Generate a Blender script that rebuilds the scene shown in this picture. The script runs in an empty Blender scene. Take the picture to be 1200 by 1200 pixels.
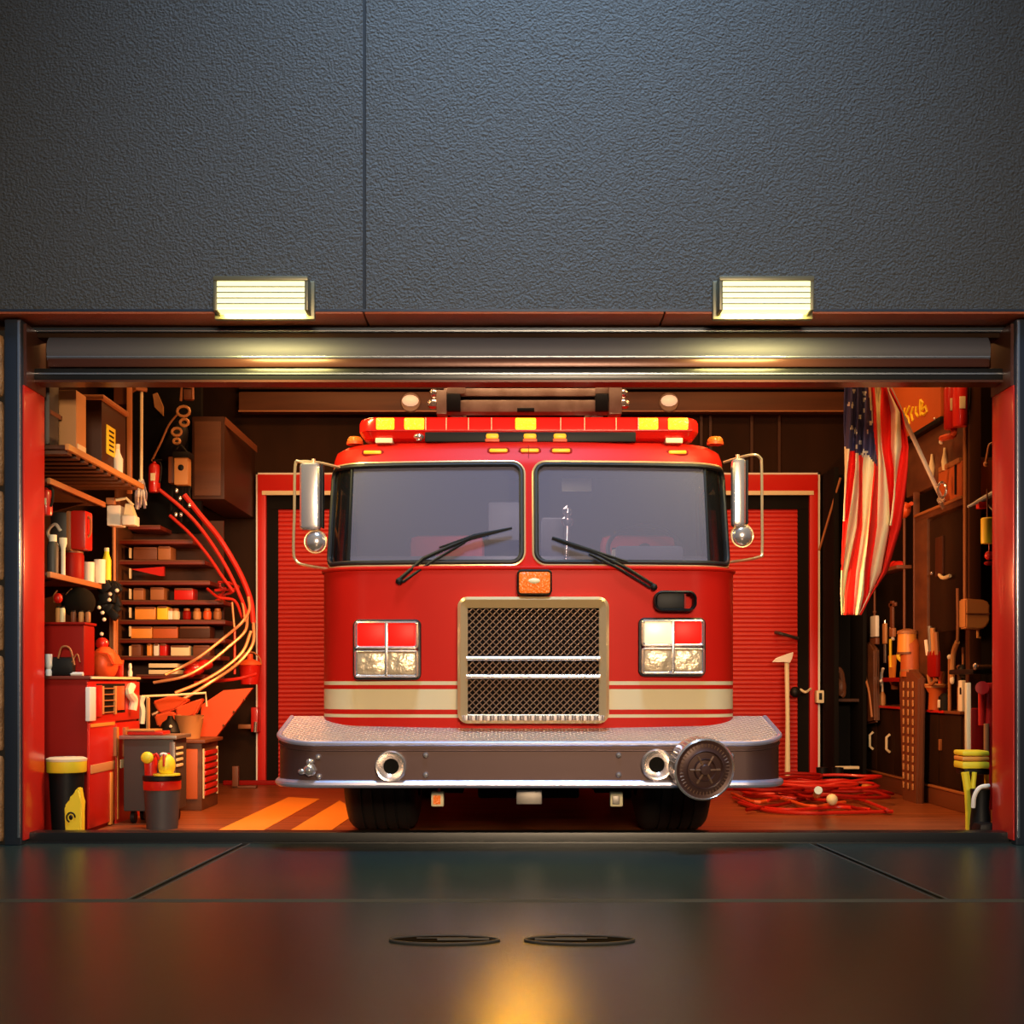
import bpy, bmesh, math, random
from mathutils import Vector, Matrix
random.seed(7)
PI = math.pi
sc = bpy.context.scene
COL = sc.collection
F = 1500.0; CH = 1.1; HY = 800.0

def at(px, py, d):
    return Vector(((px-600)*d/F, d, CH+(HY-py)*d/F))
def onx(px, py, X):
    return at(px, py, X*F/(px-600))

# ------------------------------------------------------------ materials
def mat(name, col, rough=.5, metal=0, emit=None, es=0, bump=None, coat=0, spec=.5, var=None, trans=0):
    m = bpy.data.materials.new(name); m.use_nodes = True
    nt = m.node_tree; b = nt.nodes['Principled BSDF']
    b.inputs['Base Color'].default_value = (*col, 1)
    b.inputs['Roughness'].default_value = rough
    b.inputs['Metallic'].default_value = metal
    b.inputs['Specular IOR Level'].default_value = spec
    b.inputs['Coat Weight'].default_value = coat
    b.inputs['Coat Roughness'].default_value = .06
    b.inputs['Transmission Weight'].default_value = trans
    if emit:
        b.inputs['Emission Color'].default_value = (*emit, 1)
        b.inputs['Emission Strength'].default_value = es
    if bump or var:
        tc = nt.nodes.new('ShaderNodeTexCoord')
    if bump:
        kind, scale, strength, dist = bump
        if kind == 'noise':
            t = nt.nodes.new('ShaderNodeTexNoise'); t.inputs['Scale'].default_value = scale; t.inputs['Detail'].default_value = 3
        elif kind == 'voronoi':
            t = nt.nodes.new('ShaderNodeTexVoronoi'); t.inputs['Scale'].default_value = scale
        else:
            t = nt.nodes.new('ShaderNodeTexWave'); t.inputs['Scale'].default_value = scale
            t.bands_direction = kind
        nt.links.new(tc.outputs['Object'], t.inputs['Vector'])
        bp = nt.nodes.new('ShaderNodeBump'); bp.inputs['Strength'].default_value = strength; bp.inputs['Distance'].default_value = dist
        nt.links.new(t.outputs[0], bp.inputs['Height']); nt.links.new(bp.outputs['Normal'], b.inputs['Normal'])
    if var:
        scale, col2, stretch = var
        mp = nt.nodes.new('ShaderNodeMapping'); mp.inputs['Scale'].default_value = stretch
        t = nt.nodes.new('ShaderNodeTexNoise'); t.inputs['Scale'].default_value = scale; t.inputs['Detail'].default_value = 5
        r = nt.nodes.new('ShaderNodeValToRGB')
        r.color_ramp.elements[0].position = .35; r.color_ramp.elements[1].position = .65
        r.color_ramp.elements[0].color = (*col, 1); r.color_ramp.elements[1].color = (*col2, 1)
        nt.links.new(tc.outputs['Object'], mp.inputs['Vector']); nt.links.new(mp.outputs[0], t.inputs['Vector'])
        nt.links.new(t.outputs[0], r.inputs[0]); nt.links.new(r.outputs[0], b.inputs['Base Color'])
    return m

MT = {}
def mk(n, *a, **k): MT[n] = mat(n, *a, **k)
mk('render_wall', (.066,.066,.060), .62, bump=('noise', 58, 1, .022), spec=.35)
mk('seam', (.010,.011,.012), .8)
mk('soffit', (.40,.085,.028), .5, bump=('noise', 60, .4, .01))
mk('dark_steel', (.05,.065,.09), .3, .6)
mk('edge_highlight', (.55,.62,.7), .25, .9)
mk('roller_steel', (.085,.09,.125), .6, .15)
mk('roller_brown', (.10,.035,.025), .3, .3)
mk('bar_steel', (.03,.032,.036), .3, .5)
mk('jamb_red', (.62,.03,.02), .26, .1, coat=.3)
mk('curb', (.012,.013,.013), .35, .2)
mk('slab', (.020,.040,.040), .24, bump=('noise', 120, .3, .004), spec=.16)
mk('groove', (.008,.008,.008), .4)
mk('groove_lip', (.08,.085,.08), .7, spec=.1)
mk('drain_black', (.004,.004,.004), .9, spec=.03)
mk('drain_rim', (.05,.05,.05), .6, .1)
mk('brick', (.80,.42,.17), .8, bump=('noise', 50, .5, .02), var=(6,(.40,.20,.08),(1,1,1)))
mk('mortar', (.02,.018,.016), .9)
mk('floor_wood', (.36,.10,.028), .35, var=(2.2,(.16,.04,.012),(.5,7,1)), bump=('noise', 30, .2, .01))
mk('stripe_yellow', (.85,.30,.03), .45)
mk('inner_wall', (.020,.009,.004), .8, var=(2,(.034,.014,.006),(1,1,.4)), spec=.15)
mk('beam', (.14,.05,.017), .55, var=(3,(.09,.032,.012),(.3,1,3)))
mk('brown_panel', (.055,.019,.008), .5, spec=.3)
mk('brown_mid', (.17,.055,.02), .5)
mk('brown_light', (.38,.15,.05), .5)
mk('tan', (.55,.27,.09), .55)
mk('cream', (.80,.72,.45), .5)
mk('white', (.85,.84,.75), .5)
mk('yellow', (.9,.72,.03), .45)
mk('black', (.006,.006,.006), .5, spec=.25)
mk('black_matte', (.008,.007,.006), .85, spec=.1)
mk('dark_grey', (.05,.048,.045), .5)
mk('grey_metal', (.30,.27,.24), .4, .6)
mk('red', (.60,.015,.008), .35, coat=.3)
mk('dark_red', (.28,.006,.003), .5, spec=.15)
mk('red_metal', (.62,.02,.01), .3, .2)
mk('orange', (.75,.10,.02), .45)
mk('orange_board', (.50,.11,.02), .5)
mk('door_red', (.62,.014,.008), .4)
mk('shutter_red', (.50,.014,.008), .42)
mk('chrome', (.80,.70,.64), .2, .8)
mk('chrome_warm', (.86,.60,.30), .28, .6)
mk('brushed', (.080,.038,.032), .45, .35, bump=('noise', 25, .05, .004))
mk('lip_chrome', (.66,.64,.80), .3, .7)
mk('rubber', (.006,.006,.006), .5)
mk('tyre', (.012,.011,.010), .6)
mk('amber', (.9,.30,.01), .3, emit=(1,.42,.02), es=.9)
mk('amber_deep', (.75,.13,.01), .3, emit=(1,.2,.02), es=.35, bump=('voronoi', 60, .6, .01))
mk('bar_red', (.75,.01,.005), .2, emit=(1,.01,.004), es=.9, coat=.5)
mk('bar_red_dim', (.55,.008,.004), .2, emit=(1,.01,.004), es=.12, coat=.5)
mk('bar_yellow', (.9,.7,.02), .25, emit=(1,.60,.01), es=2.6, bump=('voronoi', 70, .5, .01))
mk('lens_red', (.75,.008,.004), .4, emit=(1,.01,.004), es=.5, spec=.2)
mk('lens_white', (.9,.85,.6), .3, emit=(1,.93,.55), es=.45)
mk('lens_clear', (.62,.48,.30), .3, .4, bump=('noise', 14, .5, .03), coat=.2)
mk('lamp_glow', (.9,.9,.7), .4, emit=(1,.92,.42), es=1.25)
mk('lamp_metal', (.16,.15,.09), .4, .5)
mk('seat_red', (.55,.03,.03), .6)
mk('dash', (.16,.15,.17), .6)
mk('mesh_dark', (.006,.004,.004), .8, spec=.1)
mk('mesh_wire', (.24,.14,.085), .4, .3)
mk('blue', (.05,.05,.16), .7)
mk('dome_glow', (.9,.6,.4), .3, emit=(1,.62,.35), es=.7)
mk('skin_orange', (.8,.33,.05), .4)

def tread():
    m = mat('treadplate', (.85,.68,.58), .42, .35); nt = m.node_tree; b = nt.nodes['Principled BSDF']
    tc = nt.nodes.new('ShaderNodeTexCoord')
    def wave(rot):
        mp = nt.nodes.new('ShaderNodeMapping'); mp.inputs['Rotation'].default_value = (0,0,rot); mp.inputs['Scale'].default_value = (9,9,9)
        w = nt.nodes.new('ShaderNodeTexWave'); w.inputs['Scale'].default_value = 1
        nt.links.new(tc.outputs['Object'], mp.inputs['Vector']); nt.links.new(mp.outputs[0], w.inputs['Vector']); return w
    a, c = wave(PI/4), wave(-PI/4)
    mx = nt.nodes.new('ShaderNodeMath'); mx.operation = 'MULTIPLY'
    nt.links.new(a.outputs[1], mx.inputs[0]); nt.links.new(c.outputs[1], mx.inputs[1])
    bp = nt.nodes.new('ShaderNodeBump'); bp.inputs['Strength'].default_value = 1; bp.inputs['Distance'].default_value = .05
    nt.links.new(mx.outputs[0], bp.inputs['Height']); nt.links.new(bp.outputs[0], b.inputs['Normal'])
    MT['treadplate'] = m
tread()

def paint():
    m = mat('truck_paint', (.56,.012,.005), .45, 0, coat=0, spec=.14); nt = m.node_tree; b = nt.nodes['Principled BSDF']
    tc = nt.nodes.new('ShaderNodeTexCoord'); sp = nt.nodes.new('ShaderNodeSeparateXYZ')
    mr = nt.nodes.new('ShaderNodeMapRange'); mr.inputs[1].default_value = .8; mr.inputs[2].default_value = 1.2
    r = nt.nodes.new('ShaderNodeValToRGB'); cr = r.color_ramp; cr.interpolation = 'CONSTANT'
    R = (.52,.010,.004,1); W = (.66,.56,.34,1)
    zs = [(0,R),(.864,W),(.885,R),(.918,W),(1.056,R),(1.083,W),(1.108,R)]
    while len(cr.elements) < len(zs): cr.elements.new(.5)
    for e,(z,c) in zip(cr.elements, zs):
        e.position = max(0,(z-.8)/.4); e.color = c
    nt.links.new(tc.outputs['Object'], sp.inputs[0]); nt.links.new(sp.outputs['Z'], mr.inputs[0])
    nt.links.new(mr.outputs[0], r.inputs[0]); nt.links.new(r.outputs[0], b.inputs['Base Color'])
    MT['truck_paint'] = m
paint()

def glassm(name, col, tr, tint, rough=.05):
    m = mat(name, col, rough, coat=.3); nt = m.node_tree; b = nt.nodes['Principled BSDF']
    t = nt.nodes.new('ShaderNodeBsdfTransparent'); t.inputs[0].default_value = (*tint,1)
    mx = nt.nodes.new('ShaderNodeMixShader'); mx.inputs[0].default_value = tr
    out = nt.nodes['Material Output']
    nt.links.new(b.outputs[0], mx.inputs[1]); nt.links.new(t.outputs[0], mx.inputs[2]); nt.links.new(mx.outputs[0], out.inputs[0])
    MT[name] = m
glassm('windshield', (.20,.19,.26), .46, (.75,.75,.9))  # grey-purple sky reflection put into the base colour of the glass
glassm('dark_glass', (.01,.01,.01), .35, (.5,.5,.5))

def shutter():
    m = MT['shutter_red']; nt = m.node_tree; b = nt.nodes['Principled BSDF']
shutter()

# ------------------------------------------------------------ mesh builder
class M:
    def __init__(s): s.bm = bmesh.new(); s.mats = []; s.cur = 0
    def use(s, name):
        if name not in s.mats: s.mats.append(name)
        s.cur = s.mats.index(name); return s
    def _f(s, faces):
        for f in faces: f.material_index = s.cur
    def face(s, pts):
        vs = [s.bm.verts.new(p) for p in pts]; f = s.bm.faces.new(vs); s._f([f]); return f
    def box(s, x0, x1, y0, y1, z0, z1, bev=0, seg=2, rot=None):
        x0,x1 = sorted((x0,x1)); y0,y1 = sorted((y0,y1)); z0,z1 = sorted((z0,z1))
        c = Vector(((x0+x1)/2,(y0+y1)/2,(z0+z1)/2))
        r = bmesh.ops.create_cube(s.bm, size=1, matrix=Matrix.Diagonal((x1-x0,y1-y0,z1-z0,1)))
        vs = r['verts']; fs = set(f for v in vs for f in v.link_faces)
        s._f(fs)
        if bev:
            es = list(set(e for v in vs for e in v.link_edges))
            rr = bmesh.ops.bevel(s.bm, geom=es, offset=min(bev, .49*min(x1-x0,y1-y0,z1-z0)), segments=seg, affect='EDGES', profile=.6)
            vs = list(set(rr['verts'])|set(v for v in vs if v.is_valid)); s._f(rr['faces'])
        mtx = Matrix.Translation(c)
        if rot: mtx = mtx @ rot
        bmesh.ops.transform(s.bm, matrix=mtx, verts=vs); return s
    def cbox(s, c, size, bev=0, rot=None):
        return s.box(c[0]-size[0]/2,c[0]+size[0]/2,c[1]-size[1]/2,c[1]+size[1]/2,c[2]-size[2]/2,c[2]+size[2]/2,bev,rot=rot)
    def rings(s, rings, closed=True, cap0=False, cap1=False):
        R = [[s.bm.verts.new(p) for p in r] for r in rings]; n = len(R[0]); fs = []
        for a,b in zip(R,R[1:]):
            for i in range(n if closed else n-1):
                j = (i+1)%n
                try: fs.append(s.bm.faces.new((a[i],a[j],b[j],b[i])))
                except ValueError: pass
        if cap0: fs.append(s.bm.faces.new(R[0][::-1]))
        if cap1: fs.append(s.bm.faces.new(R[-1]))
        s._f(fs); return s
    def lathe(s, prof, o, axis=(0,0,1), n=24, cap=True):
        a = Vector(axis).normalized(); q = a.to_track_quat('Z','Y'); o = Vector(o)
        rs = [[o + q @ Vector((r*math.cos(2*PI*i/n), r*math.sin(2*PI*i/n), h)) for i in range(n)] for r,h in prof]
        return s.rings(rs, True, cap and prof[0][0]>1e-4, cap and prof[-1][0]>1e-4)
    def cyl(s, p0, p1, r0, r1=None, n=16):
        p0,p1 = Vector(p0),Vector(p1); r1 = r0 if r1 is None else r1
        return s.lathe([(r0,0),(r1,(p1-p0).length)], p0, p1-p0, n)
    def tube(s, pts, r, n=8, closed=False, taper=None):
        P = [Vector(p) for p in pts]; rs = []; N = len(P); up = None
        for i,p in enumerate(P):
            if closed: t = P[(i+1)%N]-P[i-1]
            else: t = P[min(i+1,N-1)]-P[max(i-1,0)]
            t.normalize()
            if up is None: up = t.orthogonal().normalized()
            up = (up - t*up.dot(t)).normalized(); w = t.cross(up)
            rr = r if taper is None else taper[i]
            rs.append([p+(up*math.cos(2*PI*k/n)+w*math.sin(2*PI*k/n))*rr for k in range(n)])
        if closed: rs.append(rs[0]); return s.rings(rs)
        return s.rings(rs, True, True, True)
    def prism(s, poly, vec, bev=0):
        v = Vector(vec); A = [s.bm.verts.new(p) for p in poly]; B = [s.bm.verts.new(Vector(p)+v) for p in poly]; n = len(A)
        fs = [s.bm.faces.new(A[::-1]), s.bm.faces.new(B)]
        for i in range(n): fs.append(s.bm.faces.new((A[i],A[(i+1)%n],B[(i+1)%n],B[i])))
        s._f(fs)
        if bev:
            es = list(set(e for f in fs for e in f.edges))
            rr = bmesh.ops.bevel(s.bm, geom=es, offset=bev, segments=2, affect='EDGES'); s._f(rr['faces'])
        return s
    def sph(s, c, r, n=16, rot=None):
        if not hasattr(r,'__len__'): r = (r,r,r)
        m = Matrix.Translation(c) @ (rot or Matrix()) @ Matrix.Diagonal((*r,1))
        q = bmesh.ops.create_uvsphere(s.bm, u_segments=n, v_segments=max(6,n//2), radius=1, matrix=m)
        s._f(set(f for v in q['verts'] for f in v.link_faces)); return s
    def build(s, name, parent=None, origin=None, ang=35):
        bm = s.bm
        bmesh.ops.recalc_face_normals(bm, faces=bm.faces)
        me = bpy.data.meshes.new(name)
        o = bpy.data.objects.new(name, me); COL.objects.link(o)
        if parent is not None:
            org = Vector(parent.get('_o', (0,0,0))); o.parent = parent
        elif origin is not None: org = Vector(origin); o.location = org
        else:
            xs = [v.co for v in bm.verts]
            org = Vector(((min(v.x for v in xs)+max(v.x for v in xs))/2,(min(v.y for v in xs)+max(v.y for v in xs))/2,min(v.z for v in xs)))
            o.location = org
        o['_o'] = tuple(org)
        bmesh.ops.translate(bm, vec=-org, verts=bm.verts)
        bm.to_mesh(me); bm.free()
        for p in me.polygons: p.use_smooth = True
        me.set_sharp_from_angle(angle=math.radians(ang))
        for n in s.mats: me.materials.append(MT[n])
        return o

def tag(o, label, cat, group=None, kind=None):
    o['label'] = label; o['category'] = cat
    if group: o['group'] = group
    if kind: o['kind'] = kind
    return o
def thing(name, label, cat, loc=(0,0,0), group=None):
    o = bpy.data.objects.new(name, None); COL.objects.link(o); o.location = loc; o['_o'] = tuple(loc); o.empty_display_size = .1
    return tag(o, label, cat, group)
def struct(o): o['kind'] = 'structure'; return o
def Mu(n): return M().use(n)

def roundrect(x0,x1,y0,y1,r,n=6):
    out = []
    for cx,cy,a0 in ((x1-r,y1-r,0),(x0+r,y1-r,PI/2),(x0+r,y0+r,PI),(x1-r,y0+r,1.5*PI)):
        for i in range(n+1):
            a = a0+PI/2*i/n; out.append((cx+r*math.cos(a), cy+r*math.sin(a)))
    return out
def catmull(pts, k=6, closed=False):
    P = [Vector(p) for p in pts]; out = []
    n = len(P)
    for i in range(n if closed else n-1):
        p1,p2 = P[i],P[(i+1)%n]
        p0 = P[i-1] if (i or closed) else p1*2-p2
        p3 = P[(i+2)%n] if (closed or i+2<n) else p2*2-p1
        for j in range(k):
            t = j/k; out.append(.5*((2*p1)+(p2-p0)*t+(2*p0-5*p1+4*p2-p3)*t*t+(3*p1-p0-3*p2+p3)*t**3))
    if not closed: out.append(P[-1])
    return out

# ------------------------------------------------------------ camera, render look
cam = bpy.data.cameras.new('camera'); co = bpy.data.objects.new('camera', cam); COL.objects.link(co)
co.location = (0,0,CH); co.rotation_euler = (PI/2,0,0); cam.sensor_width = 36; cam.lens = 45; cam.shift_y = 200/1200
cam.clip_end = 200; sc.camera = co
sc.view_settings.view_transform = 'Standard'; sc.view_settings.look = 'None'; sc.view_settings.gamma = 1
sc.view_settings.exposure = 0
WORLD=.22; KEY=152; COOL=185; BAYE=31; BAYS=64; BAYF=52; AMB=150; CABL=9
# ------------------------------------------------------------ the setting
WY = 8.6          # outer face of the facade
XL, XR = -3.32, 3.41
# driveway slabs with grooves between them
def ground():
    struct(Mu('groove').box(-9,9,-6,8.9,-.2,-.014).build('floor_groove_bed', origin=(0,0,0)))
    def slab(poly):
        m = Mu('slab').prism([(x,y,-.02) for x,y in poly], (0,0,.02), .004)
        struct(m.build('floor_slab', origin=(0,0,0)))
    slab([(-9,-6),(9,-6),(9,6.42),(-9,6.42)])
    slab([(-1.90,6.50),(2.16,6.50),(2.03,8.775),(-1.79,8.775)])
    slab([(-9,6.50),(-1.955,6.50),(-1.845,8.775),(-9,8.775)])
    slab([(2.215,6.50),(9,6.50),(9,8.775),(2.085,8.775)])
    m = Mu('groove_lip')
    for y in (6.42,6.46,6.50): m.box(-9,9,y-.003,y+.003,-.013,.001)
    for a,b in (((-1.90,6.5),(-1.79,8.775)),((-1.955,6.5),(-1.845,8.775)),((2.16,6.5),(2.03,8.775)),((2.215,6.5),(2.085,8.775))):
        m.cyl((*a,-.002),(*b,-.002),.005,n=6)
    struct(m.build('floor_groove_edge', origin=(0,0,0)))
ground()
struct(Mu('curb').box(-9,9,8.775,8.93,-.05,.074,.012).box(-9,9,8.745,8.78,-.02,.012,.004).build('trim_threshold', origin=(0,0,0)))
struct(Mu('floor_wood').box(-4.4,4.5,8.93,14.2,-.1,0).build('floor', origin=(0,0,0)))
# facade wall above the door, two panels with a seam
sx = (427-600)*WY/F
struct(Mu('render_wall').box(-9,sx-.012,WY,WY+.3,3.60,8).build('wall_front_left', origin=(0,0,0)))
struct(Mu('render_wall').box(sx+.012,9,WY,WY+.3,3.60,8).build('wall_front_right', origin=(0,0,0)))
struct(Mu('seam').box(sx-.02,sx+.02,WY+.02,WY+.25,3.6,8).build('trim_seam', origin=(0,0,0)))
struct(Mu('soffit').box(-9,-1.0,WY-.012,WY+.3,3.575,3.601,.006).box(-.99,1.02,WY-.012,WY+.3,3.575,3.601,.006).box(1.03,9,WY-.012,WY+.3,3.575,3.601,.006).build('trim_soffit', origin=(0,0,0)))
struct(Mu('dark_steel').box(-9,9,WY-.02,WY-.008,3.588,3.604).build('trim_drip', origin=(0,0,0)))
# door surround
m = Mu('dark_steel')
m.box(XL-.115,XL,8.66,9.05,0.0,3.56,.01); m.box(XR,XR+.115,8.66,9.05,0.0,3.56,.01)
m.box(XL-.1,XR+.1,8.87,9.06,3.53,3.56)
m.use('edge_highlight'); m.box(XL-.022,XL-.004,8.645,8.665,.05,3.55,.004); m.box(XR+.004,XR+.022,8.645,8.665,.05,3.55,.004)
m.box(XL-.02,XR+.02,8.86,8.872,3.532,3.54)
struct(m.build('door_1_frame', origin=(0,0,0)))
struct(Mu('jamb_red').box(XL,XL+.012,8.68,9.06,.03,3.12,.004).build('door_1_jamb_left', origin=(0,0,0)))
struct(Mu('jamb_red').box(XR-.012,XR,8.68,9.06,.03,3.12,.004).build('door_1_jamb_right', origin=(0,0,0)))
struct(Mu('roller_brown').box(XL,XL+.02,8.7,9.06,3.12,3.54).box(XR-.02,XR,8.7,9.06,3.12,3.54).build('door_1_jamb_head', origin=(0,0,0)))
# roller housing: rounded profile running across the opening
prof = []
for i in range(13):
    a = math.radians(70-150*i/12); prof.append((8.98-.13*math.cos(a), 3.40+.125*math.sin(a)))
poly = [(9.14,3.53)]+[(8.92,3.53)]+prof+[(9.14,3.27)]
m = Mu('roller_steel'); m.prism([(XL+.10,y,z) for y,z in poly],(XR-XL-.2,0,0))
m.use('edge_highlight').box(XL+.1,XR-.1,8.855,8.868,3.352,3.36)  # bright strip stands in for the highlight along the housing
m.use('roller_brown').box(XL+.1,XR-.1,8.862,8.95,3.285,3.35,.015)
struct(m.build('door_1_roller_housing', origin=(0,0,0)))
m = Mu('bar_steel').box(XL+.012,XR-.012,8.84,8.98,3.19,3.275,.02)
m.use('edge_highlight').box(XL+.012,XR-.012,8.832,8.842,3.228,3.238)  # bright strip stands in for the highlight along the bar
m.use('roller_brown').box(XL+.012,XR-.012,8.84,9.0,3.176,3.192)
struct(m.build('door_1_bottom_bar', origin=(0,0,0)))
# brick pier at the left, dark pier at the right
m = Mu('mortar').box(-9,XL-.135,8.72,9.05,0,3.5)
zs = [0.0,.62,1.30,1.78,2.42,3.03,3.48]
for a,b in zip(zs,zs[1:]):
    m.use('brick').box(-3.95,XL-.142,8.665,8.8,a+.015,b-.015,.03)
    m.use('brick').box(-4.9,-3.97,8.665,8.8,a+.015,b-.015,.03)
struct(m.build('wall_pier_left', origin=(0,0,0)))
struct(Mu('seam').box(XR+.118,9,8.70,9.05,0,3.5).build('wall_pier_right', origin=(0,0,0)))
# inner shell
struct(Mu('inner_wall').box(-4.4,-4.2,9.05,14.2,0,4.9).build('wall_left', origin=(0,0,0)))
struct(Mu('inner_wall').box(4.3,4.5,9.05,14.2,0,4.9).build('wall_right', origin=(0,0,0)))
struct(Mu('inner_wall').box(-4.4,4.5,14.0,14.2,0,4.9).build('wall_back', origin=(0,0,0)))
struct(Mu('inner_wall').box(-4.4,4.5,8.9,14.2,4.8,4.95).build('ceiling', origin=(0,0,0)))
struct(Mu('inner_wall').box(-4.4,4.5,8.9,9.05,3.5,4.85).build('wall_inner_front', origin=(0,0,0)))
m = Mu('beam').box(-2.95,3.62,13.8,14.0,4.03,4.24,.02); m.use('brown_panel').box(-2.95,3.62,13.82,14.0,4.27,4.34,.01)
m.use('brown_light').box(-2.95,3.62,13.79,13.81,4.02,4.035)
for x in (-2.0,-.9,2.3,2.9): m.use('brown_panel').box(x,x+.05,13.9,14.0,4.3,4.8)
for x in (2.05,2.15,2.6,2.9): m.use('brown_panel').box(x,x+.03,13.96,14.0,3.4,4.02)
struct(m.build('trim_beam', origin=(0,0,0)))
struct(Mu('brown_mid').box(3.80,3.86,9.3,14.0,0,.16,.01).use('brown_light').box(3.79,3.86,9.3,14.0,.155,.175,.005).build('baseboard_right', origin=(0,0,0)))
# red roller door in the back wall
dx0,dx1,dz = -2.76,3.32,3.36
m = Mu('white')
m.box(dx0-.02,dx0,13.90,14.0,0,dz+.02).box(dx1,dx1+.025,13.90,14.0,0,dz+.02).box(dx0-.02,dx1+.025,13.90,14.0,dz,dz+.02)
m.use('door_red').box(dx0,dx0+.09,13.88,14.0,0,dz,.01).box(dx1-.09,dx1,13.88,14.0,0,dz,.01).box(dx0+.002,dx1-.002,13.875,14.0,dz-.2,dz-.002,.01)
m.use('cream').box(dx0+.05,dx1-.05,13.87,13.9,dz-.225,dz-.18)
m.use('black_matte').box(dx0+.09,dx0+.215,13.93,14.0,0,dz-.22).box(dx1-.21,dx1-.09,13.93,14.0,0,dz-.22).box(dx0+.1,dx1-.1,13.925,14.0,dz-.37,dz-.22)
struct(m.build('door_2_frame', origin=(0,0,0)))
pr = []; n = 62; z0,z1 = .02,dz-.37
for i in range(n*6+1):
    t = i/6; pr.append((13.955-.011*abs(math.sin(PI*t)), z0+(z1-z0)*t/n))
m = Mu('shutter_red').rings([[(x,y,z) for y,z in pr] for x in (dx0+.2,dx1-.2)], closed=False)
struct(m.build('door_2', origin=(0,0,0), ang=25))
# painted floor stripes
def fstripe(a,b,c,d):
    P = []
    for px,py in (a,b,c,d):
        dd = F*(CH-.004)/(py-HY); P.append(((px-600)*dd/F,dd,0.0))
    Mu('stripe_yellow').prism(P,(0,0,.004)).build('trim_floor_stripe', origin=(0,0,0))['kind']='structure'
fstripe((236,982),(292,982),(375,936),(338,934))
fstripe((322,984),(372,984),(420,951),(398,938))

# two oval covers let into the driveway
def cover(px, slot):
    c = at(px,1102.5,5.455); x,y = c.x,5.45
    s = 1 if slot else -1
    t = thing('drain_cover', 'black oval drain cover in the driveway, %s of the two' % ('left one' if slot else 'right one'), 'drain cover', (x,y,0), 'oval covers in the driveway')
    E = lambda a,b,k=40:[(x+a*math.copysign(abs(math.cos(i*2*PI/k))**.9,math.cos(i*2*PI/k)),y+b*math.copysign(abs(math.sin(i*2*PI/k))**1.3,math.sin(i*2*PI/k))) for i in range(k)]
    Mu('drain_black').prism([(u,v,-.002) for u,v in E(.232,.085)],(0,0,.008)).build('plate',t)
    Mu('drain_rim').tube([(u,v,.005) for u,v in E(.232,.085)],.006,6,True).build('rim',t)
    Mu('drain_rim').cyl((x-s*.03,y-.01,.007),(x+s*.19,y-.002,.007),.007,n=8).cyl((x-s*.12,y+.025,.007),(x+s*.1,y+.03,.007),.003,n=6).build('slot',t)
cover(521,True); cover(679,False)

# wall lamps
def wall_lamp(px0,px1,side,label):
    d = 8.42; x0=(px0-600)*d/F; x1=(px1-600)*d/F; zt=CH+(HY-329)*d/F; zb = CH+(HY-362)*d/F
    t = thing('wall_lamp', label, 'wall lamp', ((x0+x1)/2,8.59,zb), 'lamps over the garage door')
    w=.022
    m = Mu('lamp_metal').box(x0-w,x1+w,d-.01,8.6,zt,zt+.03,.005)
    m.box(x0-w,x0,d-.005,8.6,zb-.01,zt+.02,.004).box(x1,x1+w,d-.005,8.6,zb-.01,zt+.02,.004).box(x0-.045,x1+.045,8.55,8.6,zb-.03,zt+.04,.008)
    m.build('housing',t)
    m = Mu('lamp_glow').box(x0,x1,d+.01,8.55,zb,zt)
    m.build('diffuser',t)
    n=5; h=(zt-zb)/n; m = Mu('lamp_metal')
    for i in range(1,n): m.box(x0,x1,d-.001,d+.012,zb+i*h-.003,zb+i*h+.002)
    m.build('louver',t)
    L = bpy.data.lights.new('wall_lamp_light','AREA'); L.shape='RECTANGLE'; L.size=x1-x0-.03; L.size_y=.13; L.energy=LAMP_W; L.color=(1,.80,.25)
    o = bpy.data.objects.new('wall_lamp_light',L); COL.objects.link(o); o.location=((x0+x1)/2,8.49,zb-.016); o.rotation_euler=(.35,0,0)
LAMP_W = 32
wall_lamp(254,357,1,'glowing louvred wall lamp over the end of the door with the curved stair')
wall_lamp(847,950,-1,'glowing louvred wall lamp over the end of the door with the flag')
# ------------------------------------------------------------ the fire engine
TX = .115
T = thing('fire_engine', 'red fire engine with white stripe, chrome bumper and lit light bar', 'fire engine', (TX,9.6,0))
T['_o'] = (TX,9.6,0)
LV = [(.775,1.433,8.61,.32),(1.85,1.433,8.60,.32),(1.875,1.43,8.605,.32),(1.89,1.412,8.64,.32),(2.62,1.40,8.83,.34),(2.68,1.40,8.86,.34),(2.745,1.385,8.90,.34),(2.785,1.34,8.96,.34),(2.80,1.27,9.05,.34)]
def lv(z):
    if z <= LV[0][0]: return LV[0][1:]
    for a,b in zip(LV,LV[1:]):
        if z <= b[0]:
            t = (z-a[0])/(b[0]-a[0]); return tuple(a[i]+(b[i]-a[i])*t for i in (1,2,3))
    return LV[-1][1:]
BOW = .07
def S(u, z, off=0):
    w,f,r = lv(z); s = 1 if u>=0 else -1; a = abs(u); k = w-r
    if a <= k: x = a; y = f+BOW*(a/k)**2; nx,ny = 2*BOW*a/k/k*.5,-1
    elif a <= k+r*PI/2:
        th = (a-k)/r; x = k+r*math.sin(th); y = f+BOW+r*(1-math.cos(th)); nx,ny = math.sin(th),-math.cos(th)
    else: x = w; y = f+BOW+r+(a-k-r*PI/2); nx,ny = 1,0
    l = math.hypot(nx,ny); nx/=l; ny/=l
    return Vector((TX+s*(x+nx*off), y+ny*off, z))
def inrr(u,z,R):
    u0,u1,z0,z1,r = R
    if not(u0<u<u1 and z0<z<z1): return False
    du = max(u0+r-u, u-(u1-r), 0); dz_ = max(z0+r-z, z-(z1-r), 0)
    return math.hypot(du,dz_) <= r or (du==0 or dz_==0)
WZ0,WZ1 = 1.915,2.605
PANE = (.05,1.46,WZ0,WZ1,.07)
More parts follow.
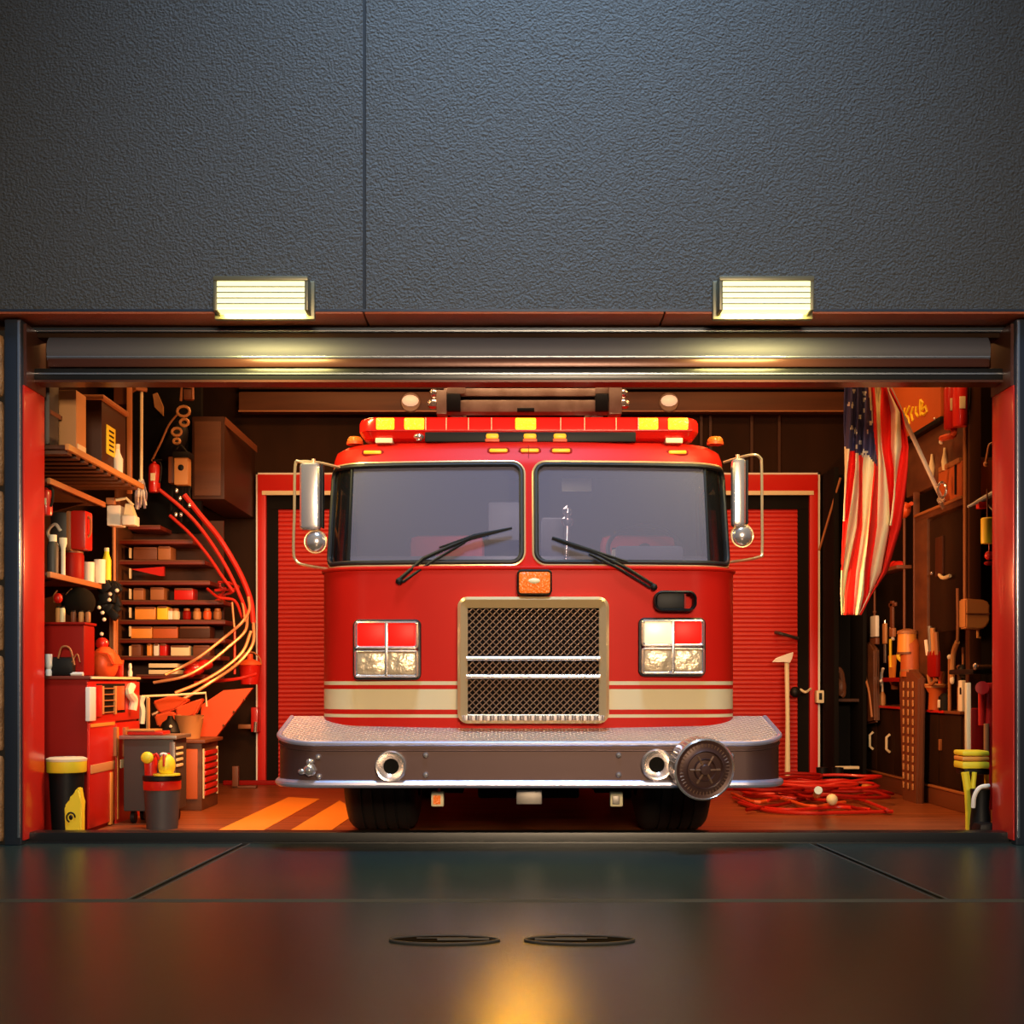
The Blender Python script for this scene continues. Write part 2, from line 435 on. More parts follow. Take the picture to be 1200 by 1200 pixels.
SIDEW = (1.72,2.5,WZ0,WZ1-.02,.06)
YB = 10.5
def grid(m, off, ulist, zlist, skip=True):
    V = {}
    def v(i,j):
        if (i,j) not in V: V[i,j] = m.bm.verts.new(S(ulist[i],zlist[j],off))
        return V[i,j]
    fs = []
    for i in range(len(ulist)-1):
        for j in range(len(zlist)-1):
            uc = (ulist[i]+ulist[i+1])/2; zc = (zlist[j]+zlist[j+1])/2
            if skip and (inrr(abs(uc),zc,PANE) or inrr(abs(uc),zc,SIDEW)): continue
            fs.append(m.bm.faces.new((v(i,j),v(i+1,j),v(i+1,j+1),v(i,j+1))))
    m._f(fs); return V
NU = 110; UM = 3.0
UL = [UM*(i-NU)/NU for i in range(2*NU+1)]
ZL = [.775+i*.06 for i in range(18)]+[1.85,1.8625,1.875,1.8825,1.89]+[1.89+.0217*i for i in range(1,38)]+[2.72,2.745,2.765,2.785,2.80]
ZL = sorted(set(round(z,4) for z in ZL))
m = Mu('truck_paint'); V = grid(m,0,UL,ZL)
nj = len(ZL)-1
top = [V[i,nj] for i in range(len(UL))]; bot = [V[i,0] for i in range(len(UL))]
m._f([m.bm.faces.new(top), m.bm.faces.new(bot[::-1])])
side = [V[len(UL)-1,j] for j in range(nj+1)]; sl = [V[0,j] for j in range(nj,-1,-1)]
m._f([m.bm.faces.new(side+sl)])
cab = m.build('cab', T, ang=28)
m = Mu('black_matte'); grid(m,-.04,UL,[z for z in ZL if 1.5<z<2.76]); 
def ring(z,off=-.04): return [S(u,z,off) for u in UL]
m.face(ring(2.74)); m.face(ring(1.55)); m.box(TX-1.37,TX+1.37,10.3,10.34,1.6,2.74)
m.build('cab_lining', T)
def ringpath(R, off, sgn, n=8, grow=0):
    u0,u1,z0,z1,r = R; pts = roundrect(u0-grow,u1+grow,z0-grow,z1+grow,r+grow,n); out = []
    for a,b in zip(pts,pts[1:]+pts[:1]):
        L = math.hypot(b[0]-a[0],b[1]-a[1]); k = max(1,int(L/.05))
        for i in range(k): out.append((a[0]+(b[0]-a[0])*i/k, a[1]+(b[1]-a[1])*i/k))
    return [S(sgn*u,z,off) for u,z in out]
def patch(mn, u0,u1,z0,z1, off, sgn, r=0, nu=24, nz=10):
    m = Mu(mn)
    us = [u0+(u1-u0)*i/nu for i in range(nu+1)]; rows = []
    for i,u in enumerate(us):
        d0 = max(0, r-(u-u0)) if r else 0; d1 = max(0, r-(u1-u)) if r else 0
        ins0 = r-math.sqrt(max(0,r*r-d0*d0)); ins1 = r-math.sqrt(max(0,r*r-d1*d1)); ins=max(ins0,ins1)
        rows.append([S(sgn*u, z0+ins+(z1-z0-2*ins)*j/nz, off) for j in range(nz+1)])
    m.rings(rows, closed=False); return m
for sgn in (-1,1):
    g = patch('windshield', PANE[0],1.235,WZ0,WZ1,-.005,sgn).build('windshield',T)
    cg = patch('dark_glass',1.235,PANE[1],WZ0,WZ1,-.005,sgn,nu=8).build('corner_glass',T)
    m = Mu('rubber').tube(ringpath(PANE,.006,sgn),.017,8,True)
    m.use('black'); p = [S(sgn*1.24,WZ0+(WZ1-WZ0)*i/8,-.002) for i in range(9)]; m.tube(p,.012,6)
    gs = m.build('windshield_gasket',T); gs['label'] = 'black rubber windshield gasket'
    c = Mu('chrome_warm').tube(ringpath(PANE,.008,sgn,grow=.022),.0075,6,True).build('chrome_trim',T)
    patch('dark_glass',SIDEW[0],SIDEW[1],SIDEW[2],SIDEW[3],-.004,sgn).build('side_window',T)
    Mu('rubber').tube(ringpath(SIDEW,.004,sgn),.02,8,True).build('side_window_gasket',T)
# belt ledge under the glass
m = Mu('truck_paint'); m.tube([S(UL[i],1.872,.006) for i in range(48,173)],.014,8); m.build('belt_moulding',T)
m = Mu('truck_paint').box(TX-.02,TX+.02,8.60,8.64,1.9,2.62,.01)
# seam down the roof centre
Mu('dark_red').box(TX-.002,TX+.002,8.845,8.9,2.64,2.74).build('roof_seam',T)
# cab interior
m = Mu('dash').prism([(TX-1.3,8.95,1.9),(TX-1.3,9.25,2.02),(TX-1.3,9.4,1.95),(TX-1.3,9.4,1.6),(TX-1.3,8.95,1.6)],(2.6,0,0),.02)
m.box(TX+.62,TX+1.1,9.05,9.3,1.95,2.07,.03)
m.build('dashboard',T)
sw = Mu('black').tube([(TX+.86+.27*math.cos(a),9.42+.10*math.sin(a),2.08+.19*math.sin(a)) for a in [i*2*PI/32 for i in range(32)]],.017,8,True)
sw.cyl((TX+.86,9.42,2.08),(TX+.86,9.25,2.0),.05).cyl((TX+.62,9.42,2.08),(TX+1.1,9.42,2.08),.014).build('steering_wheel',T)
for x,l in ((-.62,'seat'),(.86,'seat')):
    Mu('seat_red').box(TX+x-.29,TX+x+.29,9.85,10.02,1.75,2.24,.07).box(TX+x-.27,TX+x+.27,9.5,9.9,1.65,1.78,.04).build('seat',T)
m = Mu('chrome').cyl((TX+.265,9.0,1.95),(TX+.275,9.0,2.24),.018).lathe([(.03,0),(.045,.03),(.045,.05),(.02,.07),(.035,.09),(.035,.12),(.0,.15)],(TX+.275,9.0,2.2),n=14)
m.build('chrome_handle_post',T)
Mu('dash').box(TX+.1,TX+.26,9.3,9.5,1.9,2.3,.02).box(TX-.3,TX-.02,9.9,10.0,2.2,2.5,.02).build('centre_console',T)
Mu('cream').box(TX+.27,TX+.5,9.9,9.92,2.58,2.68).build('sun_visor',T)
Mu('cream').box(TX+.6,TX+.72,9.1,9.2,2.0,2.05,.01).build('dash_instrument',T)
# wipers
def wiper(pts):
    d = .035
    W = [S((px-620)*8.66/F, CH+(HY-py)*8.68/F, d) for px,py in pts]
    return W
m = Mu('black')
a = wiper([(467,682),(497,655),(530,640),(560,628)]); m.tube(a,.014,6)
a = wiper([(473,683),(505,660),(545,636)]); m.tube(a,.009,6)
m.tube(wiper([(515,642),(557,629),(600,619)]),.014,6,taper=[.006,.018,.008])
m.sph(wiper([(469,682)])[0],.025)
m.build('wiper',T)
m = Mu('black')
m.tube(wiper([(767,688),(735,668),(700,650),(680,642)]),.011,6); m.tube(wiper([(761,690),(725,668),(690,650)]),.009,6)
m.tube(wiper([(647,631),(675,641),(735,659)]),.014,6,taper=[.012,.018,.006]); m.sph(wiper([(765,689)])[0],.025)
m.build('wiper',T)
# grille
def fx(px,d): return (px-600)*d/F
def fz(py,d): return CH+(HY-py)*d/F
D=8.50; gx0,gx1,gz0,gz1 = fx(536,D),fx(714,D),fz(848,D),fz(699,D)
def rrframe(mn,x0,x1,z0,z1,r,ix0,ix1,iz0,iz1,ir,y,dep,m=None,bw=.01):
    m = m or M(); m.use(mn)
    o = roundrect(x0,x1,z0,z1,r); o2 = roundrect(x0+bw,x1-bw,z0+bw,z1-bw,max(r-bw,.003)); i_ = roundrect(ix0,ix1,iz0,iz1,ir)
    R = lambda pts,yy:[(a,yy,b) for a,b in pts]
    m.rings([R(o,y+dep),R(o,y+bw),R(o2,y),R(i_,y+bw*1.2),R(i_,y+dep)]); return m
m = rrframe('chrome_warm',gx0,gx1,gz0,gz1,.07,gx0+.066,gx1-.066,gz0+.06,gz1-.075,.006,D,.18,bw=.02)
gf = m.build('grille_frame',T); gf['label']='polished frame around the radiator grille'
ix0,ix1,iz0,iz1 = gx0+.06,gx1-.06,gz0+.055,gz1-.07
Mu('mesh_dark').box(ix0,ix1,D+.07,D+.2,iz0,iz1).build('grille_backing',T)
m = Mu('mesh_wire'); W=ix1-ix0; H=iz1-iz0; st=.045
for s in (1,-1):
    c = -H
    while c < W:
        xa,za = c,0; xb,zb = c+H,H
        if xa<0: za-=xa; xa=0
        if xb>W: zb-=(xb-W); xb=W
        if xb>xa:
            P = (ix0+xa,ix0+xb) if s>0 else (ix1-xa,ix1-xb)
            m.cyl((P[0],D+.045+.003*s,iz0+za),(P[1],D+.045+.003*s,iz0+zb),.0034,n=5)
        c += st
m.build('grille_mesh',T)
for py in (771.5,793):
    z = fz(py,D); Mu('chrome').cyl((ix0,D+.02,z),(ix1,D+.02,z),.017,n=14).build('grille_bar',T)
Mu('treadplate').box(gx0+.03,gx1-.03,D-.004,D+.06,gz0+.02,gz0+.055,.006).build('grille_sill',T)
# amber lamp over the grille
m = rrframe('black',fx(606,8.5),fx(647,8.5),fz(697,8.5),fz(667,8.5),.03,fx(609,8.5),fx(644,8.5),fz(694,8.5),fz(671,8.5),.02,8.5,.12)
al = m.build('warning_lamp',T)
Mu('amber_deep').box(fx(608,8.5),fx(645,8.5),8.485,8.6,fz(695.5,8.5),fz(670,8.5),.02).build('lens',al)
Mu('cream').sph((fx(626,8.5),8.482,fz(681,8.5)),(.04,.008,.018)).build('bulb',al)
# headlamp clusters
def cluster(px0,px1,py0,py1,mats):
    y=8.545; x0,x1=fx(px0,y),fx(px1,y); zb,zt=fz(py1,y),fz(py0,y); mid=(zb+zt)/2; xm=(x0+x1)/2
    m=M()
    for (a,b) in ((mid+.004,zt),(zb,mid-.004)):
        rrframe('chrome',x0,x1,a,b,.022,x0+.022,x1-.022,a+.022,b-.018,.012,y,.16,m,.01)
    m.use('rubber').tube([(a,y+.07,b) for a,b in roundrect(x0-.004,x1+.004,zb-.004,zt+.004,.03)],.012,6,True)
    hl = m.build('headlamp_cluster',T)
    i=0
    for (za,zc) in ((mid+.02,zt-.014),(zb+.02,mid-.02)):
        for (xa,xb) in ((x0+.02,xm-.008),(xm+.008,x1-.02)):
            ln = Mu(mats[i]).box(xa,xb,y+.004,y+.12,za,zc,.014).build('lens',hl)
            if mats[i]=='lens_white': ln['label']='lit cream white lens'
            elif mats[i]=='lens_red': ln['label']='red lens'
            i+=1
    m = Mu('chrome').box(xm-.011,xm+.011,y-.002,y+.12,zb+.01,zt-.01,.005); m.build('divider',hl)
cluster(415,490,728,794,['lens_red','lens_red','lens_clear','lens_clear'])
cluster(752,826,726,790,['lens_white','lens_red','lens_clear','lens_clear'])
# black oval vent
y=8.55
m = rrframe('black',fx(767,y),fx(817,y),fz(716,y),fz(692,y),.055,fx(770,y),fx(814,y),fz(713,y),fz(695,y),.04,y,.12)
v = m.build('vent',T)
Mu('black').box(fx(770,y),fx(803,y),y+.01,y+.1,fz(713.5,y),fz(694.5,y),.012).build('vent_flap',v)
Mu('dark_red').box(fx(802,y),fx(804,y),y+.0,y+.1,fz(713,y),fz(696,y)).build('vent_clip',v)
# roof marker lamps
for px in (434,584,621,658,797):
    p = S(fx(px,8.8)-TX, fz(527,8.84), .0)
    k = Mu('dark_red').prism([(p.x+a,p.y-.012,p.z+b) for a,b in roundrect(-.078,.078,-.02,.02,.0195)],(0,.05,0),.004).build('marker_lamp',T)
    Mu('amber').box(p.x-.062,p.x+.062,p.y-.024,p.y+.02,p.z-.012,p.z+.012,.01).build('lens',k)
for px in (577,621,656):
    p = Vector((fx(px,8.98),8.98,2.80))
    k = Mu('orange').box(p.x-.05,p.x+.05,p.y-.03,p.y+.05,p.z-.015,p.z+.008,.006).build('roof_lamp',T)
    Mu('amber').box(p.x-.045,p.x+.045,p.y-.035,p.y+.04,p.z+.005,p.z+.045,.018).build('lens',k)
for px in (416,838):
    p = Vector((fx(px,9.15),9.15,2.80))
    k = Mu('orange').lathe([(.06,0),(.06,.02)],p,n=16).build('corner_lamp',T)
    Mu('amber_deep').lathe([(.055,.01),(.055,.035),(.04,.055),(.0,.06)],p,n=16).build('lens',k)
Mu('chrome').sph((fx(491,9),9.0,2.83),(.04,.03,.025)).cyl((fx(491,9),9,2.8),(fx(491,9),9,2.83),.02).build('roof_nozzle',T)
# light bar
yb=8.98; lb = Mu('bar_red_dim')
zc=(fz(487,yb)+fz(517,yb))/2; zt=fz(488,yb); zm=fz(504,yb); zb=fz(515,yb); xa,xb=fx(419,yb),fx(821,yb)
def barrings(prof, ends=.1):
    out=[]
    for (z,h,e) in prof:
        pts = roundrect(xa+e,xb-e,yb-h,yb+.30+h,min(.13,.13+h))
        out.append([(a,b,z) for a,b in pts])
    return out
lb.rings(barrings([(zb,-.05,.10),(zb+.012,-.02,.04),(zm-.02,.0,.012),(zm,.005,.0)]),True,True,True)
lbo = lb.build('light_bar',T)
Mu('bar_red').rings(barrings([(zm,.004,.0),(zt-.035,.0,.0),(zt-.012,-.008,.01),(zt,-.03,.035)]),True,True,True).build('bar_lens',lbo)
segs = [(441,462,'bar_yellow'),(474,497,'bar_yellow'),(604,628,'bar_yellow'),(749,771,'bar_yellow'),(783,806,'bar_yellow')]
for a,b,mn in segs:
    Mu(mn).box(fx(a,yb),fx(b,yb),yb-.012,yb+.03,zm+.004,zt-.012,.008).build('yellow_lens',lbo)['label']='lit yellow lens'
m = Mu('cream')
for a in (499,523,549,576,657,685,722,748): m.box(fx(a,yb)-.003,fx(a,yb)+.003,yb-.010,yb+.02,zm,zt-.01)
m.use('bar_red_dim').box(xa+.06,xb-.06,yb-.008,yb+.02,zm-.006,zm+.002)
m.build('lens_divider',lbo)
Mu('black').box(fx(498,yb),fx(745,yb),yb-.02,yb+.3,zb-.02,zb+.05,.01).build('bar_mount',lbo)
for px in (450,790): Mu('cream').box(fx(px-10,yb),fx(px+10,yb),yb-.01,yb+.25,2.78,zb+.01,.006).build('bar_foot',lbo)
# mirrors
def mirror(sg):
    if sg<0: fr=[(392,541),(372,540),(352,541),(346,546),(345,600),(344,645),(347,657),(356,662),(384,664)]; bx=(352,376,543,622); cv=(370,635)
    else: fr=[(855,535),(872,533),(884,533),(891,537),(892.5,546),(893,600),(893,645),(889,653),(862,655)]; bx=(857,873,538,618); cv=(869.5,628)
    y=8.72
    pts=[Vector((fx(a,y),y,fz(b,y))) for a,b in fr]; pts[0].y=8.95; pts[-1].y=8.98; pts[1].y=8.8
    ma = Mu('chrome_warm').tube(catmull(pts,4),.010,8).build('mirror_arm',T)
    x0,x1,z0,z1=fx(bx[0],y),fx(bx[1],y),fz(bx[3],y),fz(bx[2],y)
    h = Mu('chrome').box(x0,x1,y-.06,y+.05,z0,z1,.035,3)
    h.use('black').box(x1+.004,x1+.018,y-.03,y+.05,z0+.02,z1-.01,.004); h.use('chrome_warm').cyl((x1-.05,y,z1-.01),(x1-.05,y,z1+.03),.014)
    h.build('mirror_head',T)
    c=Vector((fx(cv[0],y),y-.01,fz(cv[1],y)))
    Mu('chrome').sph(c,(.072,.05,.075),20).use('chrome_warm').tube([c+Vector((.074*math.cos(t),0,.077*math.sin(t))) for t in [i*PI/14 for i in range(28)]],.006,6,True).cyl(c+Vector((0,0,.06)),(c.x,y,z0+.02),.01).build('convex_mirror',T)
mirror(-1); mirror(1)
# bumper
BW=1.655; BF=8.25; BB=8.98; BR=.27
def bpath(off=0,n=10):
    w=BW+off; f=BF-off; r=BR+off; P=[(-w,BB),(-w,f+r+.15)]
    for i in range(n+1):
        a=PI/2*i/n; P.append((-w+r-r*math.cos(a), f+r-r*math.sin(a)))
    k=10
    P += [(-w+r+(2*(w-r))*i/k, f) for i in range(1,k)]
    for i in range(n+1):
        a=PI/2*i/n; P.append((w-r+r*math.sin(a), f+r-r*math.cos(a)))
    P += [(w,f+r+.15),(w,BB)]
    return [(TX+x,y) for x,y in P]
def zt_(y): return .715+.2*(y-BF)
ZB=.435
p0=bpath(); p1=bpath(-.03)
m=Mu('brushed').rings([[(x,y,ZB) for x,y in p0],[(x,y,zt_(y)) for x,y in p0],[(x,y,zt_(y)) for x,y in p1],[(x,y,ZB) for x,y in p1],[(x,y,ZB) for x,y in p0]],closed=False)
bo=m.build('bumper',T); bo['label']='wide brushed metal wraparound bumper'
m=Mu('lip_chrome').tube([(x,y,zt_(y)-.006) for x,y in bpath(.004)],.018,10); m.tube([(x,y,ZB+.012) for x,y in bpath(.006)],.026,10)
m.use('brushed').tube([(x,y,zt_(y)-.05) for x,y in bpath(.002)],.008,8)
m.build('chrome_lip',bo)
dk=Mu('treadplate').prism([(x,y,zt_(y)-.01) for x,y in bpath(-.015)],(0,0,.015)); dk.build('step_deck',bo)
def bsurf(px,py): d=BF; return Vector((fx(px,d),d,fz(py,d)))
for px,py in ((373,887),(374,910),(499,885),(499,908),(725,885),(725,908),(857,886)):
    p=bsurf(px,py); Mu('chrome').lathe([(.020,0),(.020,.008),(.012,.02),(0,.024)],p,(0,-1,0),12).build('bolt',bo)
p=bsurf(364,902)
Mu('chrome').lathe([(.03,0),(.045,.02),(.04,.05),(.02,.07),(0,.075)],p,(0,-1,0),7).sph(p+Vector((0,-.02,.05)),(.03,.03,.025),8).sph(p+Vector((-.05,-.02,-.01)),(.03,.03,.02),8).build('tow_eye',bo)
Mu('cream').cyl((fx(340,8.36),8.36,fz(880,8.36)),(fx(344,8.34),8.33,fz(913,8.34)),.007,n=8).build('trim_bead',bo)
for px,py in ((458.5,898),(769.5,896)):
    p=bsurf(px,py)
    Mu('chrome').lathe([(.10,-.004),(.103,.035),(.094,.05),(.084,.048),(.062,.02),(.046,.008)],p,(0,-1,0),32,cap=False).use('black_matte').lathe([(.0,.012),(.05,.012)],p,(0,-1,0),20,cap=False).build('speaker_horn',bo)
ax=Vector((.20,-1,-.13)).normalized(); p=Vector((fx(826,8.07),8.07,fz(902,8.07)))
s_=p-ax*.20
m=Mu('chrome').lathe([(.15,0),(.185,.03),(.19,.16),(.2,.175),(.2,.195),(.19,.205),(.184,.197)],s_,ax,40,cap=False)
m.use('brushed').lathe([(.186,.198),(.165,.19),(.13,.2),(.12,.21),(.11,.195),(.075,.2),(.07,.215),(.06,.2),(.04,.205),(.03,.22),(0,.222)],s_,ax,40,cap=False)
q=ax.to_track_quat('Z','Y')
m.use('mesh_wire')
for i in range(44):
    a=i*2*PI/44; e=q@Vector((math.cos(a),math.sin(a),0)); m.cyl(s_+ax*.194+e*.14,s_+ax*.194+e*.165,.003,n=4)
for i in range(6):
    a=i*2*PI/6; e=q@Vector((math.cos(a),math.sin(a),0)); m.cyl(s_+ax*.21+e*.03,s_+ax*.205+e*.1,.007,n=5)
m.use('chrome')
for i in range(36):
    a=i*2*PI/36; e=q@Vector((math.cos(a),math.sin(a),0)); m.cyl(s_+ax*.04+e*.184,s_+ax*.155+e*.188,.005,n=5)
m.cyl(s_-ax*.02,(s_.x-.05,8.27,s_.z+.02),.09)
so=m.build('siren',bo); so['label']='round chrome mechanical siren'
# fittings hung below the bumper
for px in (513,722):
    c=Vector((fx(px,8.6),8.6,fz(936,8.6)))
    k=Mu('cream').cbox(c,(.085,.08,.1),.01).build('clearance_lamp',bo)
    Mu('amber_deep' if px<600 else 'grey_metal').cbox(c+Vector((-.004,-.04,-.004)),(.05,.02,.06),.006).build('lens',k)
Mu('grey_metal').box(fx(605,8.5),fx(635,8.5),8.46,8.8,fz(942,8.5),fz(925,8.5),.008).build('tow_bracket',bo)
# underbody and wheels
Mu('black_matte').box(TX-1.3,TX+1.3,8.7,13.2,.60,.74,.02).box(TX-.6,TX-.45,8.7,13.2,.35,.62).box(TX+.45,TX+.6,8.7,13.2,.35,.62).box(TX-.8,TX+.8,9.5,9.7,.4,.6,.03).box(TX-.8,TX+.8,12.2,12.4,.4,.6,.03).box(TX-.35,TX+.35,8.85,9.0,.3,.62,.02).build('chassis',T)
def wheel(x,y,w,s):
    r=.53; P=[(-.5,.30),(-.5,.40),(-.47,.47),(-.42,.505),(-.33,.525)]
    prof=[(.28,-w*.5),(.42,-w*.5),(.48,-w*.47),(.51,-w*.42)]
    n=5
    for i in range(n):
        a=-w*.38+w*.76*i/n; b=a+w*.76/n
        prof+=[(r,a+.008),(r,b-.008),(r-.015,b-.006),(r-.015,b+.006)]
    prof+=[(.51,w*.42),(.48,w*.47),(.42,w*.5),(.28,w*.5)]
    o=Mu('tyre').lathe(prof,(x,y,r),(1,0,0),48,cap=False).build('wheel',T)
    Mu('chrome').lathe([(.28,-w*.3),(.28,w*.44),(.2,w*.4),(.12,w*.44),(.10,w*.52),(0,w*.53)],(x,y,r),(s,0,0),32).build('hub',o)
for s in (-1,1):
    wheel(TX+s*1.07,9.62,.52,s); wheel(TX+s*1.07,12.3,.5,s)
# rear body and ladder
Mu('truck_paint').box(TX-1.3,TX+1.3,10.6,13.4,.8,2.45,.05).build('rear_body',T)
for s in (-1,1):
    for k in range(3):
        Mu('grey_metal').box(TX+s*1.295,TX+s*1.315,10.75+k*.87,11.5+k*.87,1.1,2.3,.01).build('locker_shutter',T)
m=Mu('grey_metal')
for s in (-1,1):
    m.box(TX+s*.55-.05,TX+s*.55+.05,10.05,13.3,3.12,3.36,.01)
    m.box(TX+s*.5-.06,TX+s*.5+.06,11.0,11.15,2.44,3.14).box(TX+s*.5-.06,TX+s*.5+.06,12.9,13.05,2.44,3.14)
for i in range(9): m.cyl((TX-.55,10.5+i*.33,3.2),(TX+.55,10.5+i*.33,3.2),.02,n=8)
ld=m.build('ladder',T)
mk('worn_alu',(.50,.36,.27),.42,.55,var=(8,(.36,.24,.17),(1,1,1)))
y=9.95
def B(m,a,b,c,d,y0,y1,bev=.006): m.box(fx(a,y),fx(b,y),y0,y1,fz(d,y),fz(c,y),bev)
m=Mu('worn_alu'); B(m,520,722,455,464,y,y+.1); B(m,522,718,470,484,y-.04,y+.1); B(m,512,524,459,487,y-.06,y+.1); B(m,713,728,448,487,y-.06,y+.1)
B(m,524,545,448,462,y-.02,y+.1); B(m,698,716,450,462,y-.02,y+.1)
m.build('ladder_tip_frame',ld)
m=Mu('black'); B(m,524,713,462,471,y+.02,y+.1); B(m,545,700,446,456,y+.04,y+.1); B(m,606,626,480,484,y-.06,y,.002)
B(m,524,540,464,484,y-.07,y); B(m,697,712,464,484,y-.07,y)
m.build('ladder_slot',ld)
Mu('red').box(fx(572,y),fx(590,y),y,y+.06,fz(449,y),fz(444,y)).build('ladder_flag_plate',ld)
for px in (509,730):
    p=at(px,471,y); Mu('chrome').lathe([(.04,0),(.055,.02),(.05,.05),(.03,.07)],p+Vector((0,-.0,-.05)),(0,-.3,1),10).sph(p+Vector((0,-.02,.06)),(.035,.03,.04),10).build('ladder_roller',ld)
# ------------------------------------------------------------ flag
def make_flag():
    YS=[60,100,200,350,450,560,700,900,1000,1090]
    TR=[ # left edge, then band borders, right edge (values follow the folds)
     [415,414,411,410,412,410,408,400,398,402],
     [440,440,438,435,425,415,408,400,398,402],
     [462,462,462,460,458,445,425,400,398,402],
     [474,474,474,472,476,474,465,425,412,408],
     [500,500,500,498,490,490,490,462,455,450],
     [525,528,535,540,540,530,518,500,495,476],
     [540,545,552,558,560,558,555,525,518,478],
     [560,572,568,575,592,605,612,575,524,479],
     [590,598,615,615,627,630,613,576,525,480],
     [600,604,655,662,645,632,614,577,526,481],
     [602,612,662,692,690,680,662,600,532,482]]
    COLS='WRWRWRWRWR'
    names={'W':'flag_cream','R':'flag_red','B':'blue'}
    mk('flag_cream',(.95,.90,.64),.8); mk('flag_red',(.85,.012,.006),.8)
    def val(tr,y):
        for i in range(len(YS)-1):
            if y<=YS[i+1]:
                t=(y-YS[i])/(YS[i+1]-YS[i]); return tr[i]+(tr[i+1]-tr[i])*t
        return tr[-1]
    NR=110; SUB=7; rnd=random.Random(3)
    stars=[(rnd.uniform(412,545),rnd.uniform(90,410)) for _ in range(26)]
    def canton(x,y):
        lim=[(400,345),(460,370),(500,395),(520,385),(556,432),(570,300)]
        if x>510+(y-60)*.13 and x>508: return False
        if y>430: return False
        for a,b in zip(lim,lim[1:]):
            if a[0]<=x<=b[0]: return y< a[1]+(b[1]-a[1])*(x-a[0])/(b[0]-a[0])
        return x<570 and y<300
    m=M()
    for n in 'WRB': m.use(names[n])
    m.use('white')
    rows=[]; info=[]
    for r in range(NR+1):
        y=60+(1090-60)*r/NR; L=[val(t,y) for t in TR]; xs=[]; bn=[]
        for b in range(10):
            for k in range(SUB): xs.append(L[b]+(L[b+1]-L[b])*k/SUB); bn.append(b)
        xs.append(L[10])
        row=[]
        for i,x in enumerate(xs):
            ph=i/SUB*PI*1.0
            d=10.62+.055*math.sin(ph*1.3+y*.004)+.03*math.sin(ph*.55+1.2+y*.002)+.00035*(x-400)
            yy=y
            if y>1000 and x>480: yy=y
            row.append(m.bm.verts.new(at(880+x/3.75,430+yy/3.75,d)))
        rows.append(row); info.append((y,xs,bn))
    for r in range(NR):
        y,xs,bn=info[r]
        for i in range(len(xs)-1):
            if xs[i+1]-xs[i]<.15: continue
            xc=(xs[i]+xs[i+1])/2
            c=COLS[bn[i]]
            if canton(xc,y):
                c='B'
                for sx_,sy_ in stars:
                    if abs(xc-sx_)/7+abs(y-sy_)/13<1: c='S'
            try: f=m.bm.faces.new((rows[r][i],rows[r][i+1],rows[r+1][i+1],rows[r+1][i]))
            except ValueError: continue
            f.material_index={'W':0,'R':1,'B':2,'S':3}[c]
    bmesh.ops.delete(m.bm,geom=[v for v in m.bm.verts if not v.link_faces],context='VERTS')
    top=at(1036,440,10.62); base=at(1106,590,11.3)
    t=thing('flag','draped stars and stripes flag hanging from a slanted pole','flag',tuple(base))
    o=m.build('cloth',t,ang=80); md=o.modifiers.new('solid','SOLIDIFY'); md.thickness=.008; md.offset=1
    up=top+(top-base)*.25
    Mu('white').tube([base,top,up],.019,10).build('pole',t)
    Mu('chrome').tube([at(1104+5*math.cos(a),574+9*math.sin(a),11.1) for a in [i*PI/8 for i in range(16)]],.012,6,True).cyl(base+Vector((-.06,-.1,.02)),base+Vector((.03,.03,-.04)),.035).build('pole_bracket',t)
make_flag()

# ------------------------------------------------------------ left side of the bay
def tl(name,label,cat,px,py,d,group=None): return thing(name,label,cat,tuple(at(px,py,d)),group)
def bx(mn,x0,x1,y0,y1,z0,z1,bev=.008): return Mu(mn).box(x0,x1,y0,y1,z0,z1,bev)
def pxbox(m,mn,px0,px1,py0,py1,d,dep,bev=.006):
    m.use(mn).box(fx(px0,d),fx(px1,d),d,d+dep,fz(py1,d),fz(py0,d),bev); return m

t=thing('storage_shelf','long brown slatted shelf high up, holding crates','shelf',(-3.6,10,2.70))
m=bx('brown_panel',-4.18,-3.17,9.12,10.95,2.765,2.795,.004); m.build('board',t)
m=M()
for i in range(10): m.use('beam').box(-4.15,-3.18,9.16+i*.18,9.25+i*.18,2.735,2.765,.004)
m.build('slats',t)
bx('tan',-3.18,-3.15,9.1,10.97,2.755,2.80,.006).build('front_lip',t)
Mu('brown_light').box(-3.30,-3.26,10.96,11.0,2.72,4.78,.006).build('post',t)
t=thing('storage_case','dark rounded case at the near end of the high shelf','case',(-3.45,9.3,2.795))
bx('dark_grey',-3.8,-3.3,9.15,9.36,2.795,3.32,.05).build('body',t); Mu('brown_mid').box(-3.302,-3.294,9.14,9.37,3.02,3.05).build('latch',t)
t=thing('file_box','tall tan box standing on the high shelf','box',(-3.4,9.42,2.795))
bx('tan',-3.6,-3.2,9.40,9.62,2.795,3.25,.008).build('body',t); Mu('cream').box(-3.205,-3.194,9.42,9.60,2.80,2.86,.002).build('label_strip',t)
t=thing('crate','big dark crate with a yellow label on the high shelf','crate',(-3.45,10.35,2.795))
bx('brown_panel',-3.85,-3.22,10.05,10.68,2.795,3.32,.01).build('body',t)
bx('brown_light',-3.87,-3.20,10.03,10.70,3.32,3.36,.01).build('lid',t)
a=onx(125,532,-3.215); b=onx(135,497,-3.215)
m=Mu('yellow').box(-3.222,-3.212,a.y,b.y,2.92,3.15,.003)
for i in range(5): m.use('black').box(-3.213,-3.209,a.y+.05,b.y-.05,2.95+i*.038,2.965+i*.038)
m.build('label_plate',t)
c=onx(138,548,-3.2)
t=thing('bottle','slim white bottle at the end of the high shelf','bottle',(c.x,c.y,2.795))
